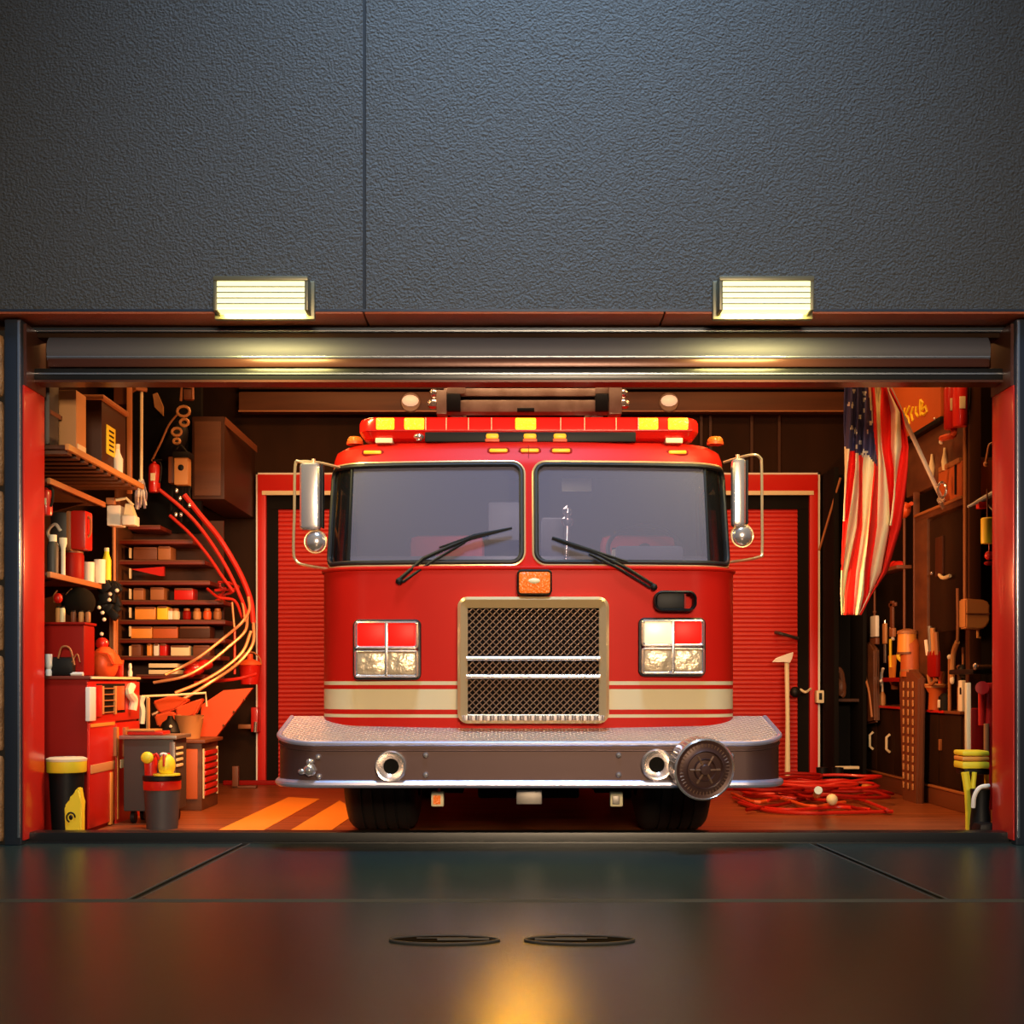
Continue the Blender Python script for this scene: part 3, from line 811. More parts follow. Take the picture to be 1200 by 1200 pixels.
Mu('white').lathe([(.04,0),(.042,.12),(.02,.17),(.015,.21)],(c.x,c.y,2.795),n=16).build('body',t); Mu('cream').lathe([(.018,.20),(.018,.24)],(c.x,c.y,2.795),n=12).build('cap',t)

# extinguisher under the shelf end
def extinguisher(label,c,r,h,group=None,lean=0):
    t=thing('fire_extinguisher',label,'extinguisher',tuple(c),group); c=Vector(c)
    Mu('red').lathe([(r*.9,0),(r,.02),(r,h*.8),(r*.8,h*.9),(r*.35,h*.95),(r*.3,h)],c,n=20).build('cylinder',t)
    Mu('black').lathe([(r*.32,h),(r*.32,h*1.04)],c,n=10).box(c.x-r*.3,c.x+r*1.3,c.y-.01,c.y+.01,c.z+h*1.04,c.z+h*1.08,.004).build('valve',t)
    Mu('black').tube(catmull([c+Vector((r*.3,-.01,h*1.02)),c+Vector((r*1.2,-.02,h*.9)),c+Vector((r*1.15,-.02,h*.5)),c+Vector((r*.9,-.02,h*.3))],5),.010,6).build('hose',t)
    Mu('cream').box(c.x-r*.4,c.x+r*.4,c.y-r-.004,c.y-r+.03,c.z+h*.35,c.z+h*.6,.004).build('label_plate',t)
c=at(54,604,9.25); extinguisher('red extinguisher at the left edge, under the high shelf',c,.045,.20)
c=at(181,577,12.1); extinguisher('red extinguisher hanging above the curved stair rail',c,.055,.29)
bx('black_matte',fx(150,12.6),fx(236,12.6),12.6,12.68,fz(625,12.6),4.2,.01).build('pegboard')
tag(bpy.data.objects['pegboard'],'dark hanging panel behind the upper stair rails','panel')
m=Mu('brown_mid').box(-3.95,-3.25,12.69,13.1,3.86,4.795,.01).build('duct'); tag(m,'brown duct box above the dark hanging panel','duct')

# shelf pair on the left wall
for z,y1,l in ((2.535,10.4,'short shelf below the long slatted shelf'),(1.865,10.5,'low shelf carrying the radio case and white mugs')):
    t=thing('storage_shelf',l,'shelf',(-3.7,9.8,z))
    bx('beam',-4.18,-3.32,9.15,y1,z,z+.025,.004).build('board',t); bx('brown_light',-3.325,-3.30,9.15,y1,z-.012,z+.03,.004).build('front_lip',t)
    m=Mu('brown_panel'); 
    for yy in (9.5,10.2): m.prism([(-4.18,yy,z),(-3.4,yy,z),(-4.18,yy,z-.22)],(0,.03,0))
    m.build('bracket',t)
z=1.895
t=thing('canister','dark red canister under the radio case','canister',(-3.42,9.95,z))
Mu('dark_red').lathe([(.085,0),(.09,.02),(.09,.19),(.08,.215)],(-3.42,9.95,z),n=20).build('body',t); Mu('brown_mid').lathe([(.085,.21),(.085,.222)],(-3.42,9.95,z),n=20).build('lid',t)
z2=z+.222
t=thing('radio_case','red and grey radio case with a carry handle','case',(-3.42,9.93,z2))
bx('dark_grey',-3.56,-3.42,9.85,10.02,z2,z2+.30,.03).build('body',t); bx('red',-3.40,-3.28,9.85,10.02,z2+.01,z2+.31,.02).build('front_shell',t)
bx('brown_light',-3.43,-3.395,9.845,10.03,z2,z2+.305,.008).build('seam_band',t)
Mu('white').tube(catmull([(-3.53,9.84,z2+.05),(-3.56,9.82,z2+.14),(-3.51,9.83,z2+.2),(-3.47,9.84,z2+.15)],5),.013,6).sph((-3.52,9.83,z2+.04),(.04,.02,.025),10).build('dial',t)
Mu('brown_light').tube(catmull([(-3.29,9.9,z2+.28),(-3.26,9.9,z2+.24),(-3.26,9.9,z2+.14),(-3.29,9.9,z2+.1)],5),.009,6).build('handle',t)
for k,(px,l) in enumerate(((104,'small white mug left of the cream bottle'),(117,'taller white mug beside the cream bottle'))):
    c=at(px,676,10.15+.1*k); h=.16+.03*k
    t=thing('mug',l,'mug',(c.x,c.y,z)); Mu('white').lathe([(.0,0),(.042,0),(.045,h),(.038,h),(.036,.01),(0,.01)],(c.x,c.y,z),n=18,cap=False).build('cup',t)
    Mu('white').tube([(c.x-.04-.04*math.sin(a),c.y,z+h*.5+h*.3*math.cos(a)) for a in [i*PI/8 for i in range(9)]],.008,6).build('handle',t)
c=at(125,684,10.4)
t=thing('bottle','tall cream bottle on the low shelf beside the mugs','bottle',(c.x,c.y,z)); Mu('yellow').lathe([(.035,0),(.036,.2),(.02,.25),(.018,.28)],(c.x,c.y,z),n=16).build('body',t); Mu('cream').lathe([(.02,.27),(.02,.3)],(c.x,c.y,z),n=12).build('cap',t)
c=at(62,672,9.4)
t=thing('spray_can','dark spray can with a white cap at the near end of the low shelf','can',(c.x,c.y,z)); Mu('dark_grey').lathe([(.04,0),(.042,.2),(.03,.24)],(c.x,c.y,z),n=16).build('body',t); Mu('white').lathe([(.028,.235),(.028,.29)],(c.x,c.y,z),n=12).build('cap',t)
c=at(74,668,9.5)
t=thing('torch','thin white hand torch upright beside the dark spray can','torch',(c.x,c.y,z)); Mu('white').lathe([(.016,0),(.016,.2),(.028,.24),(.028,.28)],(c.x,c.y,z),n=14).build('body',t)

# white wall boxes and the cream post
t=thing('first_aid_box','pair of cream boxes on the cream post','box',tuple(at(141,617,10.8)))
m=M(); pxbox(m,'white',125,141,592,616,10.8,.16,.01); m.build('box_body',t)
m=M(); pxbox(m,'white',143,158,604,615,10.75,.14,.008); m.use('cream').prism([at(147,590,10.8),at(152,590,10.8),at(157,604,10.8),at(145,604,10.8)],(0,.1,0)); m.build('box_body',t)
m=M(); pxbox(m,'brown_light',124,134,583,591,10.79,.16,.006); m.build('lid',t)
Mu('cream').tube([at(136,586,10.78),at(148,584,10.78),at(156,592,10.78)],.012,6).build('strap',t)
m=Mu('brown_light').cyl(at(133.5,612,10.9),at(133.5,820,10.9),.016).build('post',t)

# hanging pole with ribbons
t=tl('hanging_pole','pale pole hanging near the wall, with pink and white ribbons','pole',166,575,11.5)
Mu('cream').cyl(at(166,452,11.5),at(165.5,575,11.5),.014).build('rod',t)
Mu('brown_light').tube([at(155,458,11.5),at(160,455,11.45),at(172,457,11.5)],.02,6).build('clamp',t)
m=M(); rr=random.Random(5)
for i in range(9):
    m.use('white' if i%2 else 'lip_chrome'); x=159+i*1.5
    m.tube(catmull([at(163+i*.6,562,11.5),at(x+rr.uniform(-1,1),578,11.45),at(x+rr.uniform(-2,2),595+rr.uniform(-4,2),11.5)],4),.010,5,taper=[.006]*4+[.012]*5)
m.build('ribbons',t)
# lantern box etc
t=tl('lantern','tan box lantern with a dark cap above the stair rail','lantern',209,570,12.1)
m=M(); pxbox(m,'tan',204,220,535,568,12.1,.14,.01); m.build('body',t)
m=M(); pxbox(m,'brown_mid',197,204,535,566,12.15,.14,.01); m.build('side_panel',t)
m=M(); pxbox(m,'black',202,222,529,536,12.08,.18,.01); m.use('black').tube(catmull([at(204,530,12.15),at(211,522,12.15),at(219,530,12.15)],5),.01,6); m.build('cap',t)
Mu('black').sph(at(212,548,12.1),(.03,.01,.03),10).build('emblem',t)
t=tl('breathing_mask','black breathing mask with brass buckles hanging on a strap','mask',200,530,12.3)
Mu('black').sph(at(202,517,12.4),(.13,.1,.22),16,Matrix.Rotation(.5,4,'Y')).build('face_piece',t)
Mu('brown_light').tube(catmull([at(178,540,12.3),at(188,520,12.25),at(198,498,12.25),at(210,483,12.25)],5),.010,6).build('strap',t)
m=Mu('tan')
for px,py,r in ((215,482,.06),(216,495,.04),(207,506,.045),(207,517,.03)): m.tube([at(px,py,12.2)+Vector((r*math.cos(a),0,r*.8*math.sin(a))) for a in [i*PI/6 for i in range(12)]],.014,6,True)
m.build('buckle',t)
o=M(); o.use('tan').prism([at(179,462,12.57),at(184,460,12.57),at(191,476,12.57),at(191,487,12.57),at(181,477,12.57)],(0,.03,0)).build('paper_note')
tag(bpy.data.objects['paper_note'],'crumpled tan paper note pinned high on the left','note')
t=tl('square_lantern','square brass lantern frame high on the dark panel','lantern',219,470,12.2)
Mu('brown_light').tube([at(a,b,12.2) for a,b in ((212,470),(213,453),(226,454),(226,468))],.014,6).build('frame',t)
m=M(); pxbox(m,'brown_mid',215,225,456,468,12.2,.08,.01); m.build('body',t)
t=tl('webbing_bundle','bundle of black webbing with steel clips above the rails','webbing',212,612,12.2)
m=Mu('black'); rr=random.Random(9)
for i in range(9): 
    a=at(202+i*2.6,570,12.2); m.tube(catmull([a,a+Vector((rr.uniform(-.04,.04),-.03,-.14)),a+Vector((rr.uniform(-.05,.05),0,-.28-rr.uniform(0,.08)))],4),.016,6)
m.build('straps',t)
m=Mu('chrome')
for px,py in ((207,575),(211,584),(206,603),(212,603),(222,592)): m.sph(at(px,py,12.1),(.018,.014,.025),8)
m.build('clips',t)
# dark wall cabinet on the back wall
t=thing('wall_cabinet','plain dark brown cabinet hung high beside the red roller door','cabinet',(-2.95,13,fz(585,12.5)))
m=bx('brown_panel',fx(225,12.5),fx(263,12.5),12.5,14.0,fz(585,12.5),fz(488,12.5),.01); m.build('body',t)
m=Mu('beam').box(fx(228,12.5),fx(259,12.5),12.485,12.5,fz(581,12.5),fz(494,12.5),.004); m.build('door',t)
m=Mu('brown_mid').prism([(fx(263,12.5)+.0,12.5,fz(497,12.5)),(fx(263,12.5)+.01,12.5,fz(492,12.5)),(fx(263,12.5)+.12,13.5,fz(492,12.5)-.1),(fx(263,12.5)+.12,13.5,fz(497,12.5)-.1)],(0,0,.03)).build('awning',t)

# curved stair with treads and rails
mk('rail_red',(.55,.02,.01),.35,.1); mk('rail_pale',(.75,.36,.16),.35,.4); mk('tread_red',(.17,.022,.01),.5)
t=tl('curved_staircase','curved steel staircase with red sweeping handrails','staircase',215,860,12.4)
for py,x0,x1 in ((618,150,188),(635,137,226),(659,137,240),(683,137,246),(706,137,262),(729,137,264),(751,137,264),(771,137,258),(793,160,240)):
    m=Mu('tread_red').box(fx(x0,12.2),fx(x1,12.2),12.2,12.62,fz(py+2.5,12.2),fz(py-2.5,12.2),.008)
    m.use('brown_mid').box(fx(x0,12.2),fx(x1,12.2),12.19,12.2,fz(py-1.2,12.2),fz(py-2.5,12.2))
    m.build('tread',t)
m=Mu('brown_panel').box(fx(137,12.5),fx(262,12.63),12.63,12.66,fz(800,12.6),fz(610,12.6)).build('back_panel',t)
m=Mu('beam').box(fx(134,12.15),fx(138,12.15),12.15,12.65,0,fz(560,12.2),.006).build('newel_post',t)
def rail(pts,mn,r,n='handrail'):
    Mu(mn).tube(catmull([at(*p) for p in pts],6),r,8).build(n,t)
rail([(216,580,12.12),(235,604,12.12),(255,628,12.1),(272,655,12.1),(285,680,12.08),(294,705,12.05),(297,730,12.0)],'rail_red',.026)
rail([(187,574,12.05),(210,593,12.05),(230,613,12.02),(250,640,12.0),(268,670,11.98),(282,700,11.95),(290,722,11.9)],'rail_red',.018)
rail([(199,604,12.1),(222,625,12.08),(243,650,12.05),(260,675,12.02),(274,694,12.0)],'rail_red',.016)
rail([(291,700,12.0),(292,715,11.9),(283,730,11.8),(262,748,11.8),(235,769,11.7),(212,782,11.7),(193,791,11.6)],'rail_pale',.014)
rail([(290,722,11.9),(287,740,11.8),(268,758,11.7),(243,778,11.6),(215,793,11.5),(180,800,11.5)],'rail_pale',.014)
rail([(294,740,11.8),(284,764,11.7),(260,785,11.6),(232,801,11.5),(205,812,11.4)],'rail_pale',.015)
rail([(297,730,12.0),(296,755,11.9),(278,778,11.8),(246,800,11.6),(215,819,11.5),(178,838,11.4)],'rail_pale',.016)
for y in (642,666,690,712,734,757):
    Mu('cream').box(fx(151,12.18),fx(153,12.18),12.18,12.22,fz(y+12,12.18),fz(y,12.18),.003).build('riser_clip',t)
rail([(280,695,12.0),(285,712,11.9),(287,728,11.8)],'rail_pale',.01,'baluster')
rail([(272,706,12.0),(275,740,11.9)],'rail_pale',.01,'baluster')
rail([(275,735,11.9),(275,790,11.85)],'rail_red',.012,'baluster')
rail([(243,690,12.1),(256,700,12.0),(275,704,12.0),(284,724,11.9)],'rail_red',.014,'baluster')
rail([(228,800,12.0),(275,796,11.9),(300,790,12)],'rail_red',.016,'lower_rail')
# the orange skirt plate under the stair
m=Mu('orange').prism([at(a,b,11.75) for a,b in ((207,862),(234,862),(236,826),(262,809),(296,806),(247,872),(238,866),(208,868))],(0,.06,0))
m.use('brown_mid'); 
for a,b in ((238,868),(250,866),(262,850),(274,834),(286,820)): m.sph(at(a,b,11.74),.012,6)
o=m.build('stair_plate'); tag(o,'slanted orange riveted plate under the curved stair','plate')
t=tl('red_bucket','small red bucket with a curved lid at the foot of the stair rails','bucket',293,802,12.6)
p=at(293,802,12.6); Mu('red').lathe([(.09,0),(.11,.18),(.115,.19)],p,n=18).build('pail',t); Mu('orange').lathe([(.12,.19),(.10,.22),(.03,.25),(.03,.3)],p,n=18).build('lid',t)
Mu('brown_light').tube([p+Vector((.11*math.cos(a),0,.2+.12*math.sin(a))) for a in [i*PI/8 for i in range(9)]],.008,6).build('handle',t)
# things on the treads
def on_tread(name,label,cat,mn,px0,px1,py0,py1,d=12.23,dep=.2,extra=None):
    t=tl(name,label,cat,(px0+px1)/2,py1,d)
    m=M(); pxbox(m,mn,px0,px1,py0,py1,d,dep,.008); m.build('body',t)
    mm=M(); pxbox(mm,extra or 'brown_mid',px0+.8,px1-.8,py0-.8,py0+1.6,d-.006,dep+.01,.003); mm.build('lid',t)
    return t
R_=[('box','dim brown box on the top stocked tread','brown_mid',156,184,642,656),
('box','tan-fronted box on the top stocked tread, by the dim brown one','brown_light',185,200,641,656),
('box','little tan box on the third tread, first from the post','brown_light',156,168,690,703),
('box','wider tan box on the third tread, by the red tin','brown_light',176,192,689,703),
('tin','red tin with a white mark on the third tread','red',204,226,690,703),
('box','long yellow box on the fourth tread','skin_orange',158,182,712,726),
('box','pale yellow box beside the long yellow one','yellow',184,196,711,726),
('box','yellow box at the post end of the fifth tread','skin_orange',153,178,735,748),
('box','orange box in the middle of the fifth tread','orange_board',179,208,735,748),
('box','long dark box at the rail end of the fifth tread','brown_panel',210,246,735,748),
('box','dark square box on the sixth tread','brown_mid',153,165,756,768.5),
('book','thick yellow book standing on the sixth tread','skin_orange',172,177,755,768.5),
('book','white book standing on the sixth tread','white',180,186,755,768.5),
('book','red book with white label on the sixth tread','red',187,195,755,768.5),
('tin','long red and white tin on the sixth tread','cream',200,222,757,768.5),
('box','dull red box at the rail end of the sixth tread','brown_mid',226,246,757,768.5)]
for n,l,mn,a,b,c_,d_ in R_: on_tread('storage_box' if n=='box' else ('biscuit_tin' if n=='tin' else n),l,n,mn,a,b,c_,d_)
for l,y0 in (('upper white board lying on the seventh tread',777.5),('lower white board lying on the seventh tread',785)):
    m=M(); pxbox(m,'cream',174,208,y0,y0+5,12.22,.25,.006); o=m.build('board'); tag(o,l,'board')
t=tl('pennant','bright red wedge pennant between the upper treads','pennant',175,676,12.2)
Mu('red').prism([at(153,667,12.2),at(192,664,12.2),at(192,675,12.2),at(188,675,12.2)],(0,.04,0)).build('cloth',t)
for i,(px,py,mn,l) in enumerate(((200,719,'white','white jar on the fourth tread'),(206,722,'cream','cream jar on the fourth tread beside the white one'),(219,721,'dark_red','dark red jar on the fourth tread'),(231,719,'tan','tan jar on the fourth tread'),(243,720,'orange','orange jar on the fourth tread'),(255,720,'brown_light','light brown jar at the rail end of the fourth tread'))):
    c=at(px,726,12.3); t=thing('jar',l,'jar',tuple(c)); Mu(mn).lathe([(.035,0),(.04,.02),(.04,.07),(.028,.085)],c,n=14).build('glass',t); Mu('brown_light').lathe([(.03,.083),(.03,.105)],c,n=12).build('lid',t)
m=M()
t=tl('hose_coil','red hose coil caught on the stair rails','hose',262,690,12.2)
rr=random.Random(2)
for k in range(3):
    Mu('rail_red').tube(catmull([at(262+rr.uniform(-9,9)+9*math.cos(a),687+k*7+5*math.sin(a),12.2+.05*k) for a in [i*PI/5 for i in range(10)]],3,True),.012,6,True).build('loop',t)
t=tl('rag_bundle','crumpled red rag bundle on the lowest tread','rag',232,793,11.95)
Mu('red').sph(at(228,783,11.95),(.1,.08,.07),12).sph(at(240,779,11.95),(.08,.06,.05),10).sph(at(222,789,11.9),(.06,.06,.04),10).build('cloth',t)

# red tool cabinet
CX=-3.10; T2=thing('tool_cabinet','red steel tool cabinet with yellow tape on its doors','cabinet',(-3.4,10,0)); 
def q(px,py,X=CX): return onx(px,py,X)
ztop=1.125
bx('dark_red',-3.85,CX-.012,9.42,10.62,0,ztop,.01).build('body',T2)
Mu('tread_red').box(-3.88,CX+.0,9.40,10.65,ztop,ztop+.025,.006).use('cream').box(CX-.005,CX+.012,9.42,10.65,ztop+.002,ztop+.02,.004).build('worktop',T2)
def side(m,mn,px0,px1,py0,py1,th=.008,X=CX,bev=.003):
    a=q(px0,py1,X); b=q(px1,py0,X); d=(a.y+b.y)/2; m.use(mn).box(X-.004,X+th,a.y,b.y,CH+(HY-py1)*d/F,CH+(HY-py0)*d/F,bev); return m
m=M(); side(m,'red_metal',102,163,799,845,.004); m.build('upper_panel',T2)
for a,b in ((102.5,133.5),(134.5,162)):
    m=M(); side(m,'red_metal',a,b,846,966,.012)
    o=m.build('door',T2); mm=M()
    if a<120: side(mm,'skin_orange',104,132,847,851,.018); side(mm,'tan',104,132,894,904,.018); side(mm,'skin_orange',127,130,905,966,.018)
    else: side(mm,'skin_orange',152,157,872,962,.018); side(mm,'cream',139,151,889,899,.018); side(mm,'skin_orange',135.5,137,852,960,.016)
    mm.build('tape',o)
    mm=M(); side(mm,'brown_light' ,*( (131,132.5) if a<120 else (142,146) ),852,886,.035); mm.build('handle',o)
m=M(); side(m,'black_matte',112,146,801,836,.006); m.build('recess',T2)
m=M(); side(m,'white',100.5,108,805,845,.03,bev=.008); m.build('towel',T2)
m=M(); side(m,'red_metal',109,117,803,840,.02); m.build('tool_roll',T2)
m=M()
for y in (806,813,820,827,834): side(m,'brown_light',118,133,y,y+1.5,.02)
side(m,'tan',117,119,804,837,.022); side(m,'tan',132,134,804,837,.022); m.build('wire_rack',T2)
m=M(); side(m,'orange',135,143,804,832,.02); m.build('pouch',T2)
m=Mu('white'); a=q(149,806); b=q(153,833); m.tube(catmull([q(150,804)+Vector((.03,0,0)),q(147,812)+Vector((.03,0,0)),q(151,820)+Vector((.04,0,0)),q(151,832)+Vector((.03,0,0))],4),.035,8); m.build('glove',T2)
# things on top of the cabinet
Z=ztop+.025
t=thing('tool_chest','plain dark red chest standing on the red tool cabinet','chest',(-3.3,9.6,Z))
bx('dark_red',-3.6,-3.175,9.5,9.75,Z,Z+.38,.02).build('body',t); bx('dark_red',-3.61,-3.165,9.49,9.76,Z+.38,Z+.40,.008).build('lid',t)
c=at(118,790,10.15)
t=thing('fire_helmet','orange fire helmet with a long rear brim on the cabinet top','helmet',(c.x,c.y,Z))
m=Mu('orange').sph((c.x+.03,c.y,Z+.10),(.105,.13,.14),20); m.build('shell',t)
Mu('orange').prism([(c.x-.14,c.y-.1,Z+.15),(c.x-.05,c.y-.13,Z+.20),(c.x+.1,c.y-.12,Z+.18),(c.x+.14,c.y-.1,Z+.09),(c.x+.12,c.y-.1,Z+.085),(c.x-.13,c.y-.1,Z+.13)],(0,.25,0),.01).build('brim',t)
Mu('red').sph((c.x+.01,c.y+.0,Z+.26),(.055,.04,.05),12).build('crest',t)
c=at(138.5,794,10.45); t=thing('small_box','small bright red box on the cabinet top behind the helmet','box',(c.x,c.y,Z))
bx('red',c.x-.04,c.x+.03,c.y-.04,c.y+.05,Z,Z+.13,.006).build('body',t); bx('orange',c.x-.042,c.x+.032,c.y-.042,c.y+.052,Z+.11,Z+.135,.004).build('lid',t)
c=at(96,796,9.5); t=thing('torch','stubby white torch lying at the cabinet edge','torch',(c.x+.02,9.46,Z))
Mu('white').cyl((c.x-.06,9.44,Z+.014),(c.x+.03,9.44,Z+.014),.014).build('body',t); Mu('black').cyl((c.x-.11,9.44,Z+.014),(c.x-.06,9.44,Z+.014),.012,.008).build('head',t)
t=thing('carry_bag','black carry bag with looped handles at the end of the cabinet top','bag',(-3.36,9.46,Z))
Mu('black').box(-3.50,-3.23,9.42,9.50,Z,Z+.14,.035).build('body',t)
Mu('brown_light').tube(catmull([(-3.34,9.42,Z+.13),(-3.31,9.41,Z+.21),(-3.25,9.41,Z+.2),(-3.22,9.42,Z+.08)],5),.007,6).tube(catmull([(-3.24,9.42,Z+.1),(-3.2,9.42,Z+.16),(-3.18,9.42,Z+.1)],5),.005,6).build('handle',t)
c=at(56.5,790,9.36); t=thing('can','white can with a grey collar standing before the black bag','can',(c.x,9.405,Z))
Mu('white').lathe([(.022,0),(.024,.03),(.018,.05),(.026,.07),(.026,.16)],(-3.405,9.405,Z),n=14).build('body',t)
c=at(152.5,795,10.6); t=thing('bottle','tiny white bottle at the far corner of the cabinet top','bottle',(c.x,10.6,Z))
Mu('white').lathe([(.018,0),(.02,.04),(.012,.06),(.016,.08),(.01,.11)],(c.x,10.6,Z),n=10).build('body',t)
# hanging under the low shelf
t=tl('helmet','dark round helmet hanging under the low shelf','helmet',92,722,9.9)
Mu('black_matte').sph(at(92,706,9.9),(.13,.12,.12),18).use('brown_light').tube(catmull([at(76,710,9.85),at(78,697,9.82),at(84,690,9.85)],4),.007,6).build('shell',t)
t=tl('hand_lamp','small red hand lamp hanging under the low shelf','lamp',68,706,9.6)
Mu('red').sph(at(68,701,9.6),(.035,.03,.04),12).use('brown_light').tube(catmull([at(64,706,9.6),at(63,698,9.6),at(67,692,9.6)],4),.006,6).build('body',t)
t=tl('bench_vise','dark mechanical vise with bright bolts beside the low shelf','vise',130,725,10.3)
m=Mu('black'); rr=random.Random(4)
for i in range(14): m.cbox(at(124+rr.uniform(-4,14),704+rr.uniform(-20,18),10.3+rr.uniform(0,.1)),(.05+rr.uniform(0,.05),.06,.05+rr.uniform(0,.04)),.012,Matrix.Rotation(rr.uniform(0,3),4,'Y'))
m.build('body',t); m=Mu('white')
for px,py in ((116,712),(128,703),(129,696),(120,718),(137,692),(122,726),(119,743)): m.sph(at(px,py,10.18),.016,8)
m.build('bolts',t)
for i,(px,mn,l) in enumerate(((66,'tan','first slim tan tin of the row under the dark helmet'),(71,'cream','slim cream tin of the row under the dark helmet'),(84,'brown_mid','short brown tin of the row under the dark helmet'),(93,'tan','tan tin with dark lid right of the short brown tin'),(101,'brown_light','light brown tin at the far end of the row'))):
    c=at(px,737,9.56); zz=Z+.402
    t=thing('tin',l,'tin',(c.x,9.6,zz)); 
    h=.10 if i<2 else .07
    Mu(mn).lathe([(.018,0),(.02,.01),(.02,h),(.014,h+.01)],(c.x,9.6,zz),n=12).build('body',t); Mu('black').lathe([(.015,h+.008),(.015,h+.02)],(c.x,9.6,zz),n=10).build('lid',t)
Mu('brown_light').cyl(at(102,720,9.9),at(103,790,9.9),.008).build('hook_rod'); tag(bpy.data.objects['hook_rod'],'thin tan rod beside the dark red chest','rod')
for px,l in ((129,'tan plank left of the pair leaning by the stairs'),(134,'tan plank right of the pair leaning by the stairs')):
    o=Mu('brown_light').box(fx(px-2,10.9),fx(px+2,10.9),10.92,10.96,0,fz(712,10.9),.005).build('plank'); tag(o,l,'plank')

# bins
t=thing('waste_bin','black bin with a wide cream lid at the left jamb','bin',(-3.22,9.22,0))
Mu('black').lathe([(.10,0),(.125,.46)],(-3.215,9.24,0),n=28).build('body',t)
Mu('yellow').lathe([(.135,.455),(.138,.46),(.14,.54),(.13,.55),(0,.56)],(-3.215,9.24,0),n=32).use('cream').lathe([(.141,.535),(.143,.552),(.12,.563),(0,.566)],(-3.215,9.24,0),n=32).build('lid',t)
t=thing('sack','bright yellow sack with a black mark leaning on the bin','sack',(-3.10,9.16,0))
Mu('yellow').prism([at(a,b,9.10) for a,b in ((76,976),(75,945),(80,938),(84,935),(86,928),(92,922),(95,940),(95,976))],(0,.09,0),.012).build('body',t)
p=at(83,958,9.095); Mu('black').tube([p+Vector((.03*math.cos(a),0,.035*math.sin(a))) for a in [i*PI/8 for i in range(12)]],.006,6).sph(p,(.014,.006,.018),8).build('mark',t)
t=thing('waste_bin','dark bin with a red rim heaped with bright helmets','bin',(-2.64,9.62,0))
Mu('dark_grey').lathe([(.115,0),(.135,.30)],(-2.64,9.66,0),n=28).build('body',t)
Mu('red').lathe([(.137,.295),(.14,.30),(.14,.36),(.132,.365)],(-2.64,9.66,0),n=32,cap=False).build('rim',t)
Mu('black').lathe([(.14,.365),(.145,.37),(.145,.40),(.13,.405),(0,.405)],(-2.64,9.66,0),n=32).build('lid',t)
z=.405
t=thing('helmet','lime yellow helmet on the red-rimmed bin','helmet',(-2.59,9.62,z)); Mu('yellow').sph((-2.59,9.60,z+.075),(.065,.07,.085),18).use('yellow').cyl((-2.59,9.6,z),(-2.59,9.6,z+.012),.10).build('shell',t); Mu('red').box(-2.60,-2.585,9.52,9.68,z+.07,z+.165,.006).build('crest',t); Mu('white').sph((-2.60,9.55,z+.16),(.03,.02,.015),8).build('badge',t)
t=thing('jug','red jug with a round yellow float beside the lime helmet','jug',(-2.72,9.60,z)); Mu('red').lathe([(.045,0),(.05,.12),(.04,.16)],(-2.715,9.62,z),n=16).build('body',t); Mu('yellow').sph((-2.725,9.56,z+.135),(.048,.03,.045),16).build('float',t); Mu('red').tube(catmull([(-2.69,9.58,z+.13),(-2.66,9.57,z+.16),(-2.64,9.57,z+.12)],4),.012,6).build('spout',t)
# grey trolley, brown cabinet, bucket
t=thing('drying_rail','cream drying rail with a white towel behind the red cabinet','rail',tuple(at(200,860,10.9)))
Mu('cream').tube([at(166,816,10.9),at(205,814.5,11.0),at(241,812,11.1),at(242,828,11.1)],.010,8).cyl(at(173,816,10.92),(fx(173,10.92),10.92,0),.012).build('frame',t)
Mu('white').tube(catmull([at(167,816,10.88),at(165,824,10.88),at(167,833,10.88),at(166,848,10.88)],4),.028,8).build('towel',t)
m=M(); pxbox(m,'tan',172,175,818,858,10.86,.03,.006); m.build('strap',t)
t=thing('tarpaulin','crumpled orange tarpaulin draped below the drying rail','tarpaulin',tuple(at(200,845,11.3)))
m=Mu('orange')
for pts in (((178,822),(200,815),(222,820),(205,832),(186,836)),((205,830),(225,822),(238,818),(228,838),(208,846)),((180,838),(200,833),(212,840),(200,850),(184,852))):
    m.prism([at(a,b,11.3+.01*i) for i,(a,b) in enumerate(pts)],(0,.10,0),.015)
m.build('cloth',t)
t=thing('tool_trolley','narrow grey tool trolley behind the red-rimmed bin','trolley',(-2.8,10.2,0))
bx('dark_grey',-3.02,-2.63,9.95,10.35,.1,.66,.012).build('body',t)
Mu('grey_metal').box(-3.05,-2.60,9.92,10.38,.66,.69,.008).build('tray',t)
m=M()
for i in range(4): m.use('cream').box(-2.635,-2.618,10.0,10.2,.44+i*.045,.46+i*.045,.004)
m.build('clips',t)
Mu('grey_metal').box(-2.66,-2.62,9.94,9.98,.12,.64,.004).build('edge_strip',t)
for x in (-2.96,-2.69):
    for y in (10.02,10.28): Mu('black').cyl((x-.015,y,.05),(x+.015,y,.05),.05).build('wheel',t)
t=thing('cloth_stack','folded red and tan cloths on the grey trolley','cloths',(-2.85,10.1,.69))
bx('red',-3.0,-2.72,9.97,10.2,.69,.72,.012).build('cloth',t); bx('tan',-3.02,-2.78,9.96,10.18,.72,.735,.006).build('cloth',t)
t=thing('cabinet','brown cupboard with a red louvred side below the stair plate','cabinet',(-2.9,11.3,0))
bx('beam',-3.2,-2.665,11.0,11.6,0,.58,.01).build('body',t); bx('orange_board',-3.0,-2.70,10.985,11.0,.1,.53,.006).build('door',t)
m=Mu('cream').box(-2.668,-2.655,11.03,11.06,.1,.53,.003).box(-2.668,-2.655,11.54,11.57,.1,.53,.003)
for i in range(7): m.use('red').box(-2.667,-2.650,11.07,11.53,.12+i*.058,.16+i*.058,.006)
m.build('louvres',t); Mu('brown_mid').box(-3.22,-2.63,10.97,11.65,.58,.61,.006).build('top',t)
